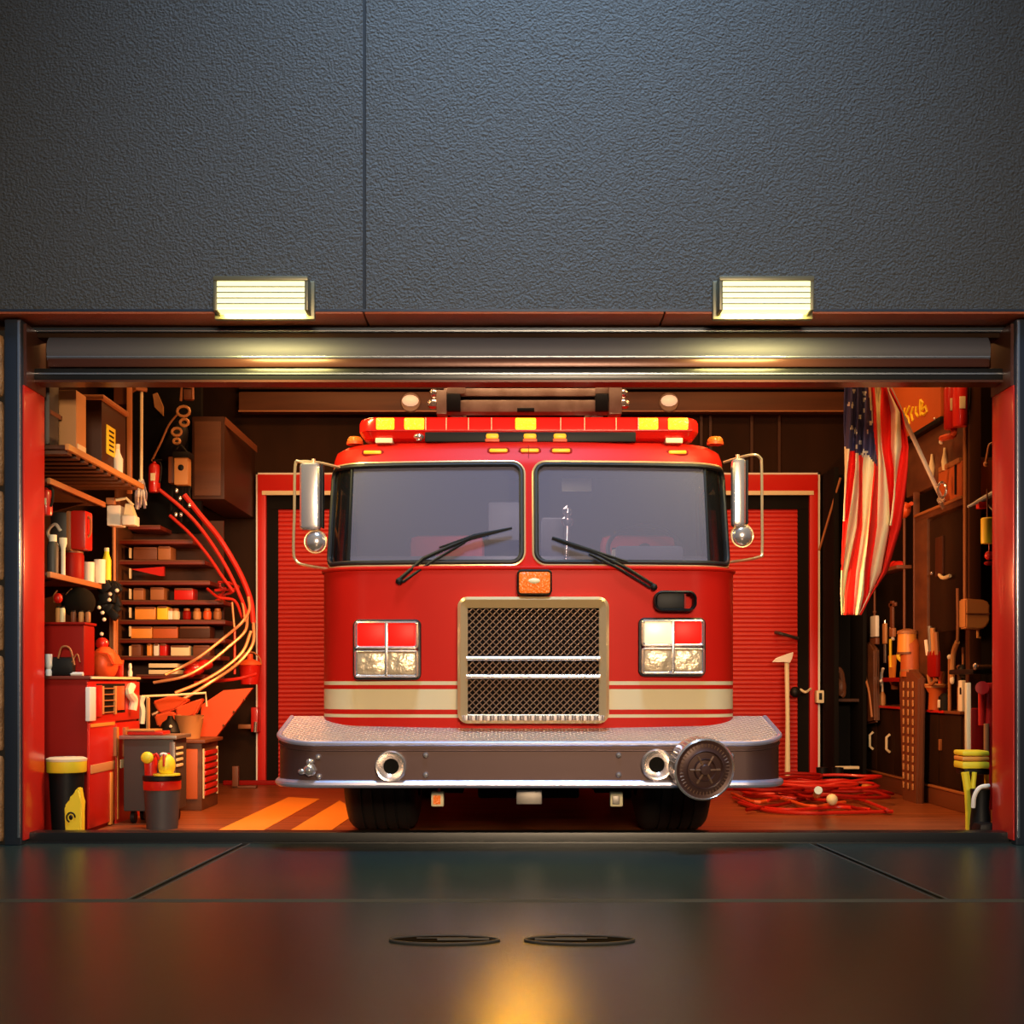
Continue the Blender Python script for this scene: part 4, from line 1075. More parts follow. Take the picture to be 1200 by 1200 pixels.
c=at(222,866,11.25); t=thing('bucket','plain tan bucket on the brown cupboard','bucket',(c.x,c.y,.61))
Mu('tan').lathe([(.09,0),(.125,.20),(.13,.205),(.12,.205),(.088,.01),(0,.01)],(c.x,c.y,.61),n=28,cap=False).build('pail',t); Mu('brown_light').tube([(c.x+.125*math.cos(a),c.y-.125*math.sin(a)*.6,.80-.05*math.sin(a)) for a in [i*PI/10 for i in range(11)]],.005,6).build('handle',t)
t=thing('kettle','small black kettle left of the tan bucket','kettle',(-3.0,11.2,.61)); Mu('black').lathe([(.08,0),(.1,.06),(.07,.14),(.03,.17),(.02,.2)],(-2.99,11.2,.61),n=18).build('body',t); Mu('white').sph((-2.96,11.1,.72),.014,8).build('lid_knob',t)
# things hung on the frame of the roller door
t=tl('door_handle','tan grip handle on the roller door frame','handle',300,852,13.7)
m=M(); pxbox(m,'brown_light',279,294,849,854,13.7,.05,.006); m.build('grip',t); Mu('red').box(fx(294,13.7),fx(302,13.7),13.7,13.9,fz(858,13.7),fz(829,13.7),.01).build('mount',t); Mu('chrome').cyl(at(299,858,13.68),at(300,846,13.68),.02).build('bolt',t)
t=tl('floor_bracket','short brown post on a low foot by the roller door','bracket',276,929,13.3)
m=M(); pxbox(m,'brown_mid',272,279,898,923.5,13.3,.06,.006); m.build('post',t); m=M(); pxbox(m,'brown_mid',272,300,921,923.8,13.3,.1,.006); m.build('foot',t)
o=Mu('dark_red').box(-3.1,-2.2,13.72,13.78,0,.05,.01).build('baseboard_back'); struct(o)
# ------------------------------------------------------------ right side of the bay
RX=3.80
# units along the right wall
t=thing('workbench','dark far bench unit with white pull handles along the right wall','bench',(4.0,13,.0))
bx('brown_panel',RX+.012,4.28,12.12,13.95,.17,.84,.006).build('body',t)
Mu('brown_mid').box(RX-.02,4.28,12.1,13.97,.84,.865,.006).use('red').box(RX-.03,RX-.015,12.3,13.9,.842,.866,.004).build('worktop',t)
def rside(m,mn,px0,px1,py0,py1,th=.01,X=RX,bev=.003):
    a=onx(px0,py0,X); b=onx(px1,py1,X); y0,y1=sorted((a.y,b.y)); d=(y0+y1)/2
    m.use(mn).box(X-th,X+.004,y0,y1,CH+(HY-py1)*d/F,CH+(HY-py0)*d/F,bev); return m
for y0,y1 in ((12.15,12.73),(12.75,13.33),(13.35,13.92)):
    o=Mu('inner_wall').box(RX,RX+.02,y0,y1,.19,.83,.006).build('door',t)
    yc=y0+.1
    Mu('cream').tube([(RX-.005,yc,.40),(RX-.04,yc,.43),(RX-.04,yc,.55),(RX-.005,yc,.58)],.014,6).build('handle',o)
t=thing('tall_locker','tall brown unit with open top bay nearest the doorway','cabinet',(4.0,11.4,0))
bx('brown_panel',RX+.02,4.28,10.82,12.05,.17,.83,.006).build('body',t)
Mu('brown_mid').box(RX-.02,4.28,10.8,12.08,.83,.855,.006).use('red').box(RX-.03,RX-.015,11.2,12.0,.832,.856,.004).build('worktop',t)
Mu('beam').box(RX,4.28,10.8,12.08,2.60,2.67,.01).use('brown_light').box(RX-.012,RX+.004,10.8,12.08,2.655,2.68,.004).build('top',t)
Mu('beam').box(RX,RX+.06,11.72,12.1,.855,2.62,.008).build('wide_post',t)
Mu('brown_mid').box(RX-.01,RX+.05,12.082,12.098,.0,2.9,.004).build('narrow_post',t)
for y0,y1 in ((10.84,11.4),(11.42,11.98)):
    o=Mu('inner_wall').box(RX+.004,RX+.024,y0,y1,.19,.82,.006).build('door',t)
    Mu('brown_light').box(RX-.02,RX+.006,y1-.08,y1-.05,.5,.6,.006).build('handle',o)
Mu('black_matte').box(4.2,4.26,10.85,12.0,.86,2.6).build('back_panel',t)
o=Mu('inner_wall').box(RX+.02,RX+.04,10.85,11.7,1.55,2.58,.006).build('upper_door',t)
m=Mu('brown_panel'); m.box(RX+.0,RX+.02,11.3,11.5,2.05,2.4,.006); m.build('panel_plate',o)
p=onx(1112,676,RX); Mu('cream').tube(catmull([p+Vector((-.03,-.12,0)),p+Vector((-.05,0,-.01)),p+Vector((-.03,.16,.03))],4),.016,6).build('handle',o)
Mu('chrome').sph(onx(1093,672,RX)+Vector((-.01,0,0)),.016,8).build('knob',o)
o=Mu('beam').box(3.72,3.80,13.88,13.98,0,4.78,.01).build('trim_corner_post'); struct(o)
# hanging pieces
t=thing('storage_shelf','small red shelf among the hanging tools','shelf',tuple(onx(1062,797,RX)))
m=M(); rside(m,'dark_red',1048,1070,794,799,.12); m.build('board',t)
m=M(); rside(m,'brown_mid',1050,1052,799,808,.05); m.build('bracket',t)
t=thing('storage_shelf','short dark shelf carrying a red pouch behind the flag','shelf',tuple(onx(1055,670,RX)))
m=M(); rside(m,'brown_mid',1042,1068,666,670,.14); m.build('board',t); 
p=onx(1060,663,RX)
t=thing('pouch','red crumpled pouch on the short dark shelf','pouch',tuple(p)); Mu('red').sph(p+Vector((-.07,-.02,.0)),(.05,.16,.045),14).sph(p+Vector((-.07,.12,.01)),(.04,.08,.05),10).build('body',t)
def hung(name,label,cat,px,py,fn,X=RX-.03,group=None):
    p=onx(px,py,X); t=thing(name,label,cat,tuple(p),group); fn(t,p); return t
def V3(x,y,z): return Vector((x,y,z))
def brush(t,p):
    Mu('white').box(p.x-.02,p.x+.02,p.y-.10,p.y+.10,p.z-.12,p.z+.10,.01).build('brush_head',t)
    Mu('brown_mid').box(p.x-.022,p.x+.022,p.y-.11,p.y+.11,p.z-.2,p.z-.13,.01).build('ferrule',t)
    Mu('brown_mid').cyl(p+V3(0,0,.1),p+V3(0,0,.42),.012).sph(p+V3(0,0,.14),.02,8).build('handle',t)
hung('paint_brush','wide white brush hanging below the flag tip','brush',1025,733,brush)
def chisel(t,p):
    Mu('tan').box(p.x-.015,p.x+.015,p.y-.05,p.y+.05,p.z-.11,p.z+.1,.012).build('handle',t)
    Mu('chrome').cyl(p+V3(0,0,.1),p+V3(0,0,.13),.012).build('ferrule',t); Mu('grey_metal').box(p.x-.006,p.x+.006,p.y-.03,p.y+.03,p.z-.3,p.z-.11,.003).build('blade',t)
hung('chisel','orange-handled chisel right of the wide white brush','chisel',1037,742,chisel)
hung('chisel','orange-handled chisel low on the bench, left end','chisel',1020,793,chisel,RX+.06)
def saw(t,p):
    Mu('brown_mid').box(p.x-.012,p.x+.012,p.y-.03,p.y+.06,p.z-.05,p.z+.22,.008).build('blade',t); Mu('brown_mid').box(p.x-.012,p.x+.012,p.y-.12,p.y+.1,p.z+.16,p.z+.2,.008).build('back',t); Mu('brown_light').box(p.x-.02,p.x+.02,p.y-.06,p.y+.06,p.z-.14,p.z-.05,.012).build('grip',t)
hung('hand_saw','brown framed saw on the wall above the chisel','saw',1046,730,saw)
def pliers(t,p):
    Mu('white').tube([p+V3(0,.05,.07),p+V3(0,-.03,-.06)],.014,6).build('grip',t); Mu('white').tube([p+V3(0,.0,.06),p+V3(0,.02,-.05)],.008,6).build('jaw',t)
hung('pliers','small white-handled pliers beside the saw','pliers',1046,743,pliers)
def lantern2(t,p):
    Mu('skin_orange').lathe([(.09,0),(.085,.17)],p+V3(0,0,-.09),n=20).build('glass',t); Mu('brown_light').lathe([(.095,.17),(.09,.2),(.03,.22)],p+V3(0,0,-.09),n=20).build('cap',t); Mu('brown_mid').lathe([(.095,-.02),(.095,0)],p+V3(0,0,-.09),n=20).build('base',t)
hung('lantern','round yellow lantern hung on the narrow post','lantern',1063,753,lantern2,RX-.09)
def spigot(t,p):
    Mu('yellow').tube(catmull([p+V3(0,.05,.12),p+V3(-.02,.07,.02),p+V3(0,0,-.03),p+V3(0,0,-.12)],4),.022,8).build('hose_neck',t); Mu('yellow').lathe([(.03,-.17),(.025,-.12)],p,n=10).build('nozzle',t)
hung('hose_nozzle','pale yellow hose nozzle under the round lantern','nozzle',1058,772,spigot)
def tank(t,p):
    Mu('orange_board').lathe([(.09,0),(.09,.3),(.06,.36),(.03,.4)],p+V3(0,0,0),n=20).build('cylinder',t); Mu('brown_light').lathe([(.092,.05),(.092,.07)],p,n=20).build('band',t)
hung('gas_cylinder','orange gas cylinder standing on the small red shelf','cylinder',1067,793,tank,RX-.06)
def trowel(t,p):
    Mu('skin_orange').prism([p+V3(-.01,-.12,.12),p+V3(-.01,.12,.12),p+V3(-.01,.08,-.14),p+V3(-.01,0,-.2),p+V3(-.01,-.07,-.12)],(.02,0,0),.004).build('blade',t); Mu('yellow').cyl(p+V3(-.02,0,.0),p+V3(-.02,0,.28),.014).build('handle',t)
hung('trowel','yellow-handled trowel among the hanging tools','trowel',1046,782,trowel)
def jacket(t,p):
    Mu('beam').prism([p+V3(0,a,b) for a,b in ((-.28,.3),(-.1,.38),(.1,.38),(.3,.28),(.36,-.1),(.3,-.5),(-.3,-.45),(-.26,0))],(-.06,0,0),.02).build('body',t)
    Mu('brown_light').tube(catmull([p+V3(-.07,.05,.35),p+V3(-.08,-.02,.05),p+V3(-.08,-.18,-.15),p+V3(-.08,-.28,-.4)],5),.012,6).build('strap',t); Mu('orange_board').sph(p+V3(-.05,.2,.22),(.04,.2,.06),12).build('collar',t)
hung('work_coat','brown work coat hanging at the far end of the bench','coat',1022,795,jacket,RX-.02)
def spray(t,p):
    Mu('tan').lathe([(.035,0),(.035,.1),(.015,.14)],p,n=14).build('bottle',t); Mu('white').tube(catmull([p+V3(0,0,.13),p+V3(0,.03,.3),p+V3(0,-.03,.38)],4),.016,6).build('spout',t); Mu('white').sph(p+V3(-.03,-.06,.25),.018,8).build('tag',t)
p=onx(1034,829,RX+.03); t=thing('oil_can','tan oil can with a tall white spout on the far bench','can',(p.x,p.y,.867)); spray(t,V3(p.x,p.y,.867))
def vest(t,p):
    m=Mu('brown_mid').prism([p+V3(0,a,b) for a,b in ((-.26,.35),(-.05,.42),(.3,.42),(.34,.3),(.22,-.9),(-.2,-.9))],(-.07,0,0),.02); m.build('body',t)
    for k in (-.12,.02,.16):
        m=Mu('tan')
        for i in range(12): m.cbox(p+V3(-.08,k,.28-i*.085),(.012,.03,.06),.006)
        m.build('trim_row',t)
hung('ladder_belt','brown climbing harness with rows of studs hanging over the bench edge','harness',1075,838,vest,RX-.05)
def glove(t,p):
    Mu('dark_red').box(p.x-.04,p.x+.01,p.y-.13,p.y+.12,p.z-.22,p.z+.02,.03).build('palm',t)
    for k,(mn,h) in enumerate((('white',.12),('grey_metal',.24),('tan',.22),('brown_light',.18))):
        Mu(mn).tube([p+V3(-.02,.13-k*.08,-.02),p+V3(-.03,.15-k*.085,h)],.022,8).build('finger',t)
    Mu('brown_light').tube(catmull([p+V3(-.03,.1,-.2),p+V3(-.04,.0,-.28),p+V3(-.03,-.12,-.24)],4),.016,6).build('cuff',t)
hung('work_glove','dark red work glove with fingers up on the wide post','glove',1096,765,glove,RX-.03)
def ladle(t,p):
    Mu('brown_light').tube(catmull([p+V3(0,0,.45),p+V3(0,-.01,.15),p+V3(0,0,0)],5),.013,8).build('rod',t); Mu('tan').tube(catmull([p,p+V3(0,.1,-.1),p+V3(0,.13,-.3)],5),.022,8,taper=None).build('hook',t); Mu('white').sph(p+V3(0,.13,-.32),(.02,.03,.04),8).build('tip',t)
hung('pike_pole','long thin hook pole hanging in front of the tall unit','pole',1122,752,ladle,RX-.05)
for px,py,l in ((1113,770,'plain wooden rod with a white knob standing on the near counter'),(1124,782,'plain wooden rod standing on the near counter, nearer the doorway')):
    p=onx(px,py,RX+.02); t=thing('wooden_rod',l,'rod',(p.x,p.y,.856)); Mu('brown_light').cyl((p.x,p.y,.856),(p.x,p.y,p.z),.016).build('shaft',t)
    Mu('white' if px<1120 else 'brown_light').sph((p.x,p.y,p.z),.024,8).build('knob',t)
p=onx(1098,828,RX+.02); t=thing('brush_pot','wide-mouthed orange pot holding red handles on the near counter','pot',(p.x,p.y,.856))
Mu('orange_board').lathe([(.075,0),(.07,.15),(.1,.2),(.11,.22)],(p.x,p.y,.856),n=20).use('tan').lathe([(.105,.2),(.108,.235)],(p.x,p.y,.856),n=20,cap=False).build('pot',t)
for k in range(4):
    a=k*1.6; Mu('orange' if k%2 else 'tan').tube([(p.x+.04*math.cos(a),p.y+.05*math.sin(a),1.0),(p.x+.06*math.cos(a),p.y+.09*math.sin(a),1.2)],.018,8).build('handle',t)
p=onx(1108,826,RX+.02); t=thing('tin','black tin with white marks beside the orange pot','tin',(p.x,p.y,.856)); Mu('black').lathe([(.06,0),(.06,.12),(.03,.15)],(p.x,p.y,.856),n=18).build('body',t); m=Mu('white'); m.box(p.x-.065,p.x-.055,p.y-.03,p.y-.01,.88,.95,.003).box(p.x-.065,p.x-.055,p.y+.0,p.y+.02,.88,.95,.003); m.build('mark',t)
p=onx(1130,829,RX); t=thing('grease_can','tall cream can with a black mark at the near counter end','can',(p.x,p.y+.12,.856))
Mu('white').box(p.x,p.x+.08,p.y+.06,p.y+.16,.856,1.12,.012).build('body',t); Mu('black').box(p.x-.006,p.x+.03,p.y+.07,p.y+.1,1.0,1.06,.004).build('mark',t); Mu('black').sph((p.x+.03,p.y+.11,1.2),(.05,.05,.06),12).build('pump',t); Mu('brown_light').cyl((p.x+.03,p.y+.11,1.24),(p.x+.03,p.y+.11,1.40),.012).build('stem',t)
# items on top of the tall unit
p=onx(1110,590,RX+.05)
t=thing('leather_bag','brown leather tool bag on the tall unit behind the flag pole','bag',(p.x+.1,p.y,2.68))
bx('orange_board',p.x-.02,p.x+.3,p.y-.42,p.y+.2,2.68,3.0,.03).build('body',t); bx('brown_light',p.x-.03,p.x+.3,p.y-.38,p.y+.16,2.98,3.03,.015).build('flap',t); Mu('black').box(p.x-.035,p.x-.02,p.y-.3,p.y-.28,2.72,2.98,.004).build('strap',t)
o=Mu('cream').lathe([(.03,0),(.035,.1),(.02,.16)],(p.x+.04,p.y-.1,3.03),n=12).build('bottle')
tag(o,'little cream bottle on the brown leather bag','bottle')
p=onx(1066,598,RX)
t=thing('flask','orange flask with a side spout behind the flag edge','flask',(p.x,p.y,p.z-.08)); Mu('orange').sph(p+V3(-.06,0,0),(.07,.12,.08),14).use('cream').sph(p+V3(-.08,.1,.01),(.04,.06,.06),10).build('body',t); Mu('orange').tube([p+V3(-.06,-.1,.02),p+V3(-.06,-.25,.03)],.02,8).build('spout',t); Mu('brown_mid').cyl(p+V3(-.05,0,-.07),(p.x-.05,p.y,.867),.014).build('stand',t)
# painted sign board
t=thing('sign_board','orange sign board with slanted cream script high on the right wall','sign',(RX,12,3.47))
y0,y1=11.35,13.0
Mu('orange_board').box(RX,RX+.04,y0,y1,3.46,4.4,.01).build('panel',t)
Mu('black').box(RX-.01,RX+.05,y0-.02,y1+.02,3.42,3.46,.008).build('lower_rail',t)
def sp(px,py): 
    p=onx(px,py,RX-.004); return p
m=Mu('yellow')
for pts in (((1061,478),(1059,488)),((1066,476),(1062,486),(1065,490),(1066,497)),((1070,477),(1068,485),(1070,493)),((1074,476),(1073.5,484),(1076,488)),((1079,468),(1078.5,478),(1079.5,487)),((1079.5,469),(1082,472),(1079.5,480)),((1080.5,480),(1085,476),(1086.5,482),(1083,486),(1080,484))):
    m.tube([sp(*a) for a in pts],.013,6)
m.build('lettering',t)
p=sp(1098,488); Mu('chrome').sph(p+V3(-.02,0,-.02),.014,8).build('bolt',t)
# red tubes above
c=onx(1114,503,RX-.07); extinguisher('slim red extinguisher high beside the orange sign',c,.055,.42)
c=onx(1125,500,RX-.07); extinguisher('red extinguisher high beside the cream pole',c,.06,.40)
t=thing('pipe_bend','short red pipe bend under the slim extinguisher','pipe',tuple(onx(1108,518,RX-.05)))
Mu('orange').tube(catmull([onx(1118,500,RX-.02),onx(1117,509,RX-.05),onx(1110,512,RX-.05),onx(1104,514,RX-.03)],5),.03,8).build('bend',t); Mu('white').sph(onx(1103,518,RX-.04),.022,8).build('valve',t)
for px,py,l,mn in ((1107,538,'small cream hook lamp on the dark panel beside the flag pole','cream'),(1092,545,'slim cream bottle hung left of the flag pole','cream')):
    p=onx(px,py,RX+.03); t=thing('hook_lamp',l,'lamp',tuple(p)); Mu(mn).lathe([(.02,-.1),(.03,-.02),(.015,.05),(.01,.1)],p,n=12).build('body',t)
Mu('beam').box(RX+.05,RX+.12,10.9,12.5,2.9,3.42,.01).build('peg_panel'); tag(bpy.data.objects['peg_panel'],'brown hanging board between the sign and the tall unit','panel')
# cream pole and tan paddle
p=at(1131,600,10.72)
o=Mu('brown_light').cyl((p.x,10.72,1.74),(p.x,10.72,4.79),.016).build('support_pole'); tag(o,'cream vertical pole from the ceiling to the tan paddle','pole')
o=Mu('brown_mid').cyl((fx(1142,10.7),10.7,1.74),(fx(1142,10.7),10.7,4.79),.010).build('support_pole'); tag(o,'thin brown rod beside the cream vertical pole','pole')
o=Mu('brown_panel').box(fx(1136,10.66),fx(1150,10.66),10.66,10.76,0,4.79,.01).build('steel_upright'); tag(o,'broad dark brown column behind the cream pole','column')
t=thing('paddle_board','tan leather paddle board hanging from the cream pole','board',tuple(at(1146,740,10.55)))
d=10.60
Mu('tan').prism([at(a,b,d) for a,b in ((1131.5,701),(1155,703),(1160,707),(1160,728),(1155,736),(1147,738),(1131.5,736))],(0,.16,0),.012).build('board',t)
Mu('brown_mid').box(fx(1132,d),fx(1160,d),d-.006,d+.01,fz(720,d),fz(718.6,d)).build('seam',t); Mu('tan').tube([at(1146,737,d+.05),at(1146,747,d+.05),at(1149,747,d+.05)],.012,6).build('stub',t)
t=thing('yellow_lamp','yellow cylinder lamp at the right jamb','lamp',tuple(at(1157,637,9.9)))
p=at(1157,637,9.9); Mu('yellow').lathe([(.045,0),(.048,.01),(.048,.19),(.04,.2)],p,n=20).build('shade',t); Mu('brown_mid').cyl(p+V3(0,0,.2),p+V3(0,0,.42),.006).build('cord',t)
t=thing('float_ball','small red float ball under the yellow lamp','float',tuple(at(1158,662,9.95)))
p=at(1159,651,9.95); Mu('red').sph(p,.035,12).cyl(p,p+V3(0,0,.12),.004,n=6).build('ball',t); Mu('dark_red').sph(p+V3(0,0,-.06),(.04,.03,.018),10).build('base',t)
t=thing('bracket_arm','white and red slanted bracket arm at the right jamb','bracket',tuple(at(1150,597,10.0)))
Mu('white').tube([at(1134,594,10.0),at(1150,586,10.0),at(1166,577,10.0)],.017,8,taper=[.008,.02,.02]).build('arm',t); Mu('red').box(fx(1146,10),fx(1156,10),9.98,10.05,fz(596,10),fz(588,10),.01).build('clamp',t); Mu('cream').cyl(at(1154,588,10),at(1166,600,10),.007).build('brace',t)
t=thing('wall_hook','curved brass hook at the right jamb above the slanted arm','hook',tuple(at(1156,545,10.1)))
Mu('brown_light').tube(catmull([at(1163,519,10.1),at(1159,522,10.1),at(1157,532,10.1),at(1155,543,10.1)],5),.011,6).build('hook',t); Mu('brown_light').sph(at(1155,544,10.1),.02,8).build('tip',t)
t=thing('vise_clamp','dark clamp bar with a bright screw near the right jamb','clamp',tuple(at(1150,790,10.1)))
m=M(); pxbox(m,'black',1140,1163,784,790,10.1,.56,.01); m.use('brown_mid').box(fx(1146,10.1),fx(1163,10.1),10.09,10.17,fz(782,10.1),fz(779,10.1),.004); m.build('bar',t); Mu('chrome').sph(at(1143,781,10.08),(.02,.02,.03),8).build('screw',t)
# red standpipe and yellow stool at the jamb
t=thing('standpipe','red standpipe with a wheel valve inside the right jamb','standpipe',(fx(1157,9.7),9.7,0))
Mu('red').cyl((fx(1159,9.7),9.7,0.14),(fx(1159,9.7),9.7,1.06),.032).build('pipe',t)
Mu('red').box(fx(1147,9.7),fx(1166,9.7),9.66,9.76,fz(812,9.7),fz(800,9.7),.025).cyl(at(1151,806,9.7),at(1150,850,9.7),.03,.022).cyl(at(1151,806,9.62),at(1151,806,9.7),.05).build('valve',t)
Mu('brown_light').cyl(at(1156,848,9.66),at(1156,885,9.66),.02).build('sleeve',t); Mu('dark_red').box(fx(1138,9.8),fx(1153,9.8),9.8,9.9,fz(885,9.8),fz(830,9.8),.02).build('mount_plate',t)
Mu('cream').box(fx(1133,9.75),fx(1138,9.75),9.75,9.8,fz(880,9.75),fz(800,9.75),.006).build('side_lath',t); Mu('brown_light').cyl((fx(1157,9.7),9.7,0),(fx(1157,9.7),9.7,.15),.025).build('foot',t)
t=thing('stool','yellow stool with rolled pads at the right jamb','stool',(fx(1145,9.5),9.5,0))
for k,(a,b) in enumerate(((880,886),(886.5,892),(892.5,901))):
    m=M(); pxbox(m,'yellow' if k!=1 else 'skin_orange',1128+k*.0,1160,a,b,9.42,.2,.015); m.build('pad',t)
m=M(); pxbox(m,'black',1130,1160,901,908,9.44,.18,.01); m.build('seat_frame',t)
for pts in (((1131,905,9.42),(1135,930,9.42),(1137,976,9.42)),((1142,905,9.42),(1140,925,9.43),(1137,945,9.42)),((1156,905,9.6),(1157,974,9.6)),((1134,905,9.62),(1134,972,9.62))):
    P=[at(*a) for a in pts]
    if P[-1].z<.1: P[-1].z=.0
    Mu('yellow').tube(P,.030 if pts[0][0]==1131 else .018,8).build('leg',t)
t=thing('boot','black rubber boot with a white cuff under the yellow stool','boot',(fx(1150,9.25),9.25,0))
c=at(1150,930,9.25)
Mu('black').lathe([(.075,.02),(.07,.12),(.06,.2),(.07,.33)],(c.x,c.y+.02,0),n=20).box(c.x-.07,c.x+.07,c.y-.16,c.y+.08,0,.1,.04).build('shaft',t)
Mu('white').tube(catmull([(c.x-.07,c.y-.03,.20),(c.x-.065,c.y-.04,.28),(c.x-.03,c.y-.05,.345),(c.x+.04,c.y-.05,.36)],5),.016,8).build('cuff',t)

# far right corner locker, axe, hose, switch box
t=thing('gear_locker','dark gear locker between the roller door and the bench','locker',(3.45,13.6,0))
Mu('black_matte').box(3.36,3.41,13.35,13.9,0,3.35,.006).box(3.66,3.70,13.35,13.9,0,3.35,.006).box(3.36,3.70,13.85,13.92,0,3.35).build('carcass',t)
Mu('cream').box(3.37,3.62,13.33,13.37,.20,.23,.006).build('kick_rail',t); Mu('brown_panel').box(3.40,3.66,13.5,13.9,.9,.93).build('shelf',t)
t=thing('gear_bundle','dim brown gear hanging inside the dark locker','gear',(3.5,13.6,.93)); Mu('brown_mid').tube(catmull([(3.46,13.6,1.25),(3.5,13.6,1.2),(3.52,13.6,1.0),(3.5,13.6,.95)],4),.03,8).build('strap',t); Mu('brown_mid').sph((3.5,13.62,1.05),(.06,.06,.1),12).build('body',t)
p=at(985,560,13.3); o=Mu('brown_light').cyl(p,at(960,645,13.6),.012).build('leaning_rod'); tag(o,'thin brown rod slanting down beside the flag','rod')
t=thing('fire_axe','fire axe with a cream head standing against the red roller door','axe',(fx(923,13.6),13.6,0))
Mu('cream').tube([at(922,770,13.65),at(923,840,13.6),(fx(923,13.5),13.5,0.0)],.03,8,taper=[.026,.022,.03]).build('handle',t)
Mu('white').prism([at(a,b,13.6) for a,b in ((905,776),(910,771),(918,768),(930,764),(929,770),(926,777),(918,775),(912,776))],(0,.04,0),.006).build('head',t)
t=thing('pry_bar','short dark handle fixed on the roller door above the axe','bar',tuple(at(920,745,13.7))); Mu('dark_grey').tube(catmull([at(909,741,13.93),at(917,743,13.8),at(935,748,13.93)],4),.018,8).build('bar',t)
t=thing('wall_hook','dark ring hook on the roller door beside the axe handle','hook',tuple(at(930,810,13.7))); Mu('black').sph(at(932,811,13.75),(.06,.04,.06),12).build('ring',t); Mu('cream').tube(catmull([at(938,808,13.75),at(944,811,13.7),at(950,807,13.8)],4),.014,6).build('hook',t)
t=thing('switch_box','small cream switch box on the door frame','switch box',tuple(at(961,824,13.75))); m=M(); pxbox(m,'cream',957,966,809,824,13.75,.1,.012); m.build('body',t); m=M(); pxbox(m,'black',960,963.5,812,820,13.74,.05,.004); m.build('switch',t)
# hoses on the floor
def gp(px,py,z=.02):
    d=F*(CH-z)/(py-HY); return Vector(((px-600)*d/F,d,z))
rr=random.Random(11)
cols=['rail_red','red','dark_red','orange']
labs=['longest red hose looping out along the floor','red hose strand lying nearest the fire engine','dull dark red hose strand in the pile','orange hose strand in the pile','red hose strand ending at the bench foot']
lines=[((866,941),(900,950),(945,953),(1000,952),(1046,951)),((860,935),(890,946),(930,949),(980,946),(1020,949)),((875,949),(910,944),(950,936),(985,943),(1015,950)),((858,930),(885,940),(915,936),(950,945),(990,940)),((900,938),(935,932),(965,938),(1000,935),(1040,949))]
for i,(L,l) in enumerate(zip(lines,labs)):
    o=Mu(cols[i%4]).tube(catmull([gp(a,b,.022+.006*i) for a,b in L],6),.016,8).build('fire_hose'); tag(o,l,'hose','loose hoses on the bay floor')
t=thing('hose_coil','big coil of red hose heaped before the roller door','hose',(2.9,12.3,0))
for k in range(15):
    c=gp(945+rr.uniform(-45,45),934+rr.uniform(-7,8)); R=.22+rr.uniform(0,.28)
    Mu(cols[k%3]).tube(catmull([(c.x+R*math.cos(a)*(1+.2*rr.random()),c.y+R*.55*math.sin(a),.02+.010*k+.04*rr.random()) for a in [i*PI/5 for i in range(10)]],4,True),.015,8,True).build('loop',t)
Mu('cream').cyl(gp(957,932,.1),gp(959,926,.3),.03).sph(gp(975,937,.1),(.05,.05,.05),10).build('coupling',t)
t=thing('hose_reel','pale flat hose roll lying at the roller door foot','hose roll',(2.75,13.5,0))
m=Mu('tan').box(2.42,3.2,13.4,13.6,0,.05,.02).box(2.5,3.1,13.2,13.36,0,.06,.02).build('layers',t); Mu('red').box(2.95,3.25,13.42,13.62,.05,.12,.03).build('end_roll',t)
p=gp(1016,931,0); t=thing('buoy','small orange ball at the foot of the bench','ball',(p.x,p.y,0)); Mu('skin_orange').sph((p.x,p.y,.06),.06,14).build('ball',t); Mu('brown_light').lathe([(.02,.115),(.015,.13)],(p.x,p.y,0),n=8).build('cap',t)
t=thing('work_boots','dark boots dropped by the roller door frame','boots',(3.35,12.6,0)); c=gp(966,928,0)
for k in (0,1):
    x=c.x+k*.16; Mu('black').lathe([(.06,.03),(.055,.15),(.06,.24)],(x,c.y+.1,0),n=14).box(x-.05,x+.05,c.y-.1,c.y+.14,0,.09,.035).build('boot',t)
# dome lamps on the beam
for px,l in ((481,'white dome lamp on the beam above the left end of the light bar'),(784,'white dome lamp on the beam above the right end of the light bar')):
    p=at(px,470,13.78); t=thing('dome_lamp',l,'lamp',tuple(p),'dome lamps on the beam')
    Mu('mesh_wire').lathe([(.10,0),(.11,.01),(.10,.02)],p+V3(0,.02,-.01),(0,-1,0),20).build('rim',t); Mu('dome_glow').sph(p+V3(0,-.02,0),(.09,.07,.06),16).build('dome',t)

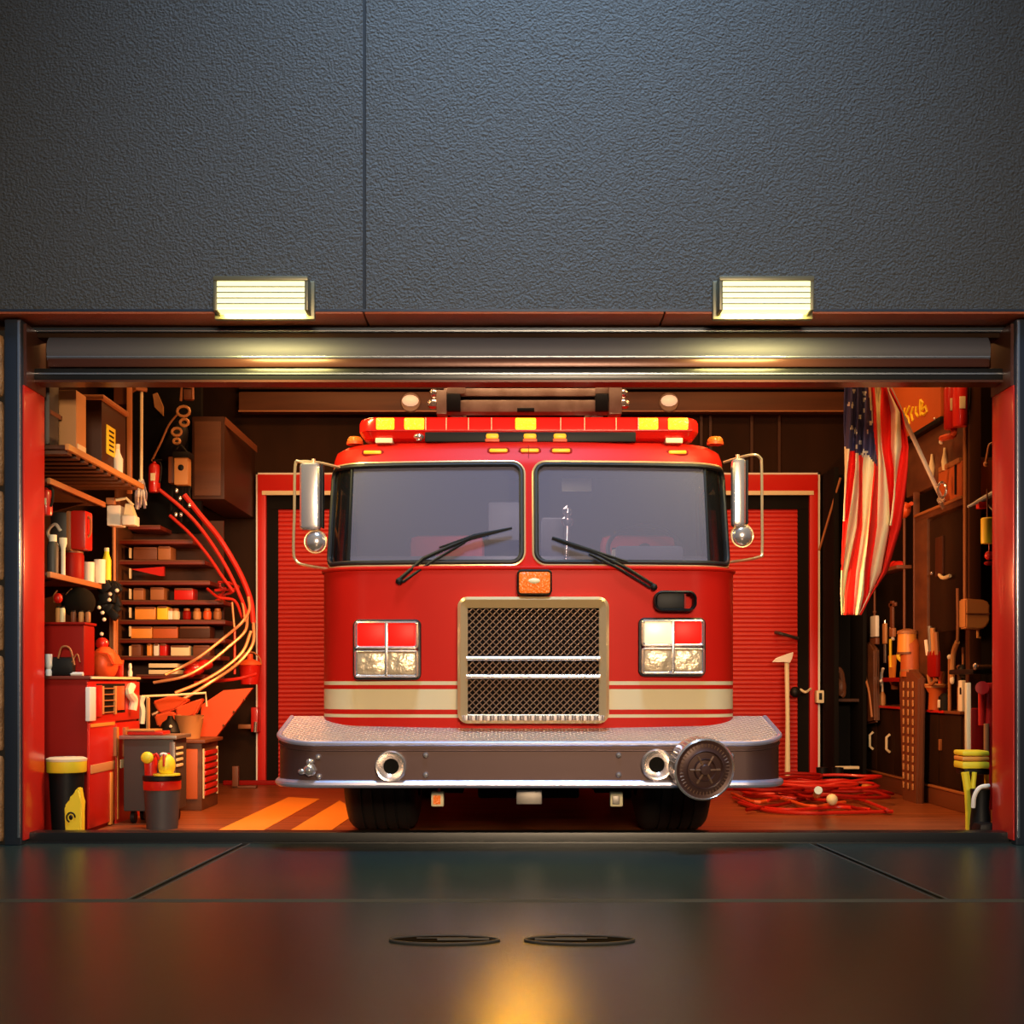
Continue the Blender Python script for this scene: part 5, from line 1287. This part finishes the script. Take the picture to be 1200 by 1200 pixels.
# ------------------------------------------------------------ light
w=bpy.data.worlds.new('world'); sc.world=w; w.use_nodes=True
bg=w.node_tree.nodes['Background']; bg.inputs[0].default_value=(.20,.27,.38,1); bg.inputs[1].default_value=WORLD
def area(name,loc,tgt,sx,sy,e,col,spread=None):
    L=bpy.data.lights.new(name,'AREA'); L.shape='RECTANGLE'; L.size=sx; L.size_y=sy; L.energy=e; L.color=col
    if spread: L.spread=math.radians(spread)
    o=bpy.data.objects.new(name,L); COL.objects.link(o); o.location=loc
    o.rotation_euler=(Vector(tgt)-Vector(loc)).to_track_quat('-Z','Y').to_euler(); return o
area('added_front_key',(1.2,-5,3.6),(0,9,2.2),2.6,1.4,KEY,(1,.72,.45),56)  # added warm frontal key behind the camera, not an actual yard lamp
area('added_wall_wash',(.2,5.2,11.0),(.2,8.6,5.6),2.2,1.6,COOL,(.42,.66,1),62)  # added cool wash down the facade, not an actual moon
for x,y,e in ((-3.0,9.9,BAYE),(-2.0,12.4,BAYE),(2.7,12.2,BAYE),(3.0,9.9,BAYE),(0,13.2,BAYE*.3)):
    area('bay_ceiling_light',(x,y,4.7),(x,y,0),1.1,.35,e,(1,.42,.13))
area('bay_front_fill',(.1,9.25,4.5),(.1,12,3.2),2.6,.3,BAYF,(1,.62,.36),110)  # added fill to brighten the ladder and beam behind the header
for x,y,z,t_,e in ((-1.6,10.2,2.2,(-3.4,10.8,.8),BAYS*1.4),(1.9,10.4,2.0,(3.6,11.6,1.2),BAYS*.8)):
    area('bay_side_fill',(x,y,z),t_,.4,.3,e,(1,.38,.12))  # added fills to brighten both sides of the bay, no fixtures there

L=bpy.data.lights.new('floor_glint_spot','SPOT'); L.energy=AMB; L.color=(1,.42,.02); L.spot_size=math.radians(110); L.spot_blend=.6; L.shadow_soft_size=.06  # spot added at the amber lamp to make the gold glint on the driveway
o=bpy.data.objects.new('floor_glint_spot',L); COL.objects.link(o); o.location=(TX-.05,8.40,1.76); o.rotation_euler=Vector((0,-1,-.45)).to_track_quat('-Z','Y').to_euler()

L=bpy.data.lights.new('cab_fill_light','AREA'); L.size=.5; L.energy=CABL; L.color=(1,.85,.7)  # added fill so seats and dash show through the glass
o=bpy.data.objects.new('cab_fill_light',L); COL.objects.link(o); o.location=(TX,9.35,2.66)
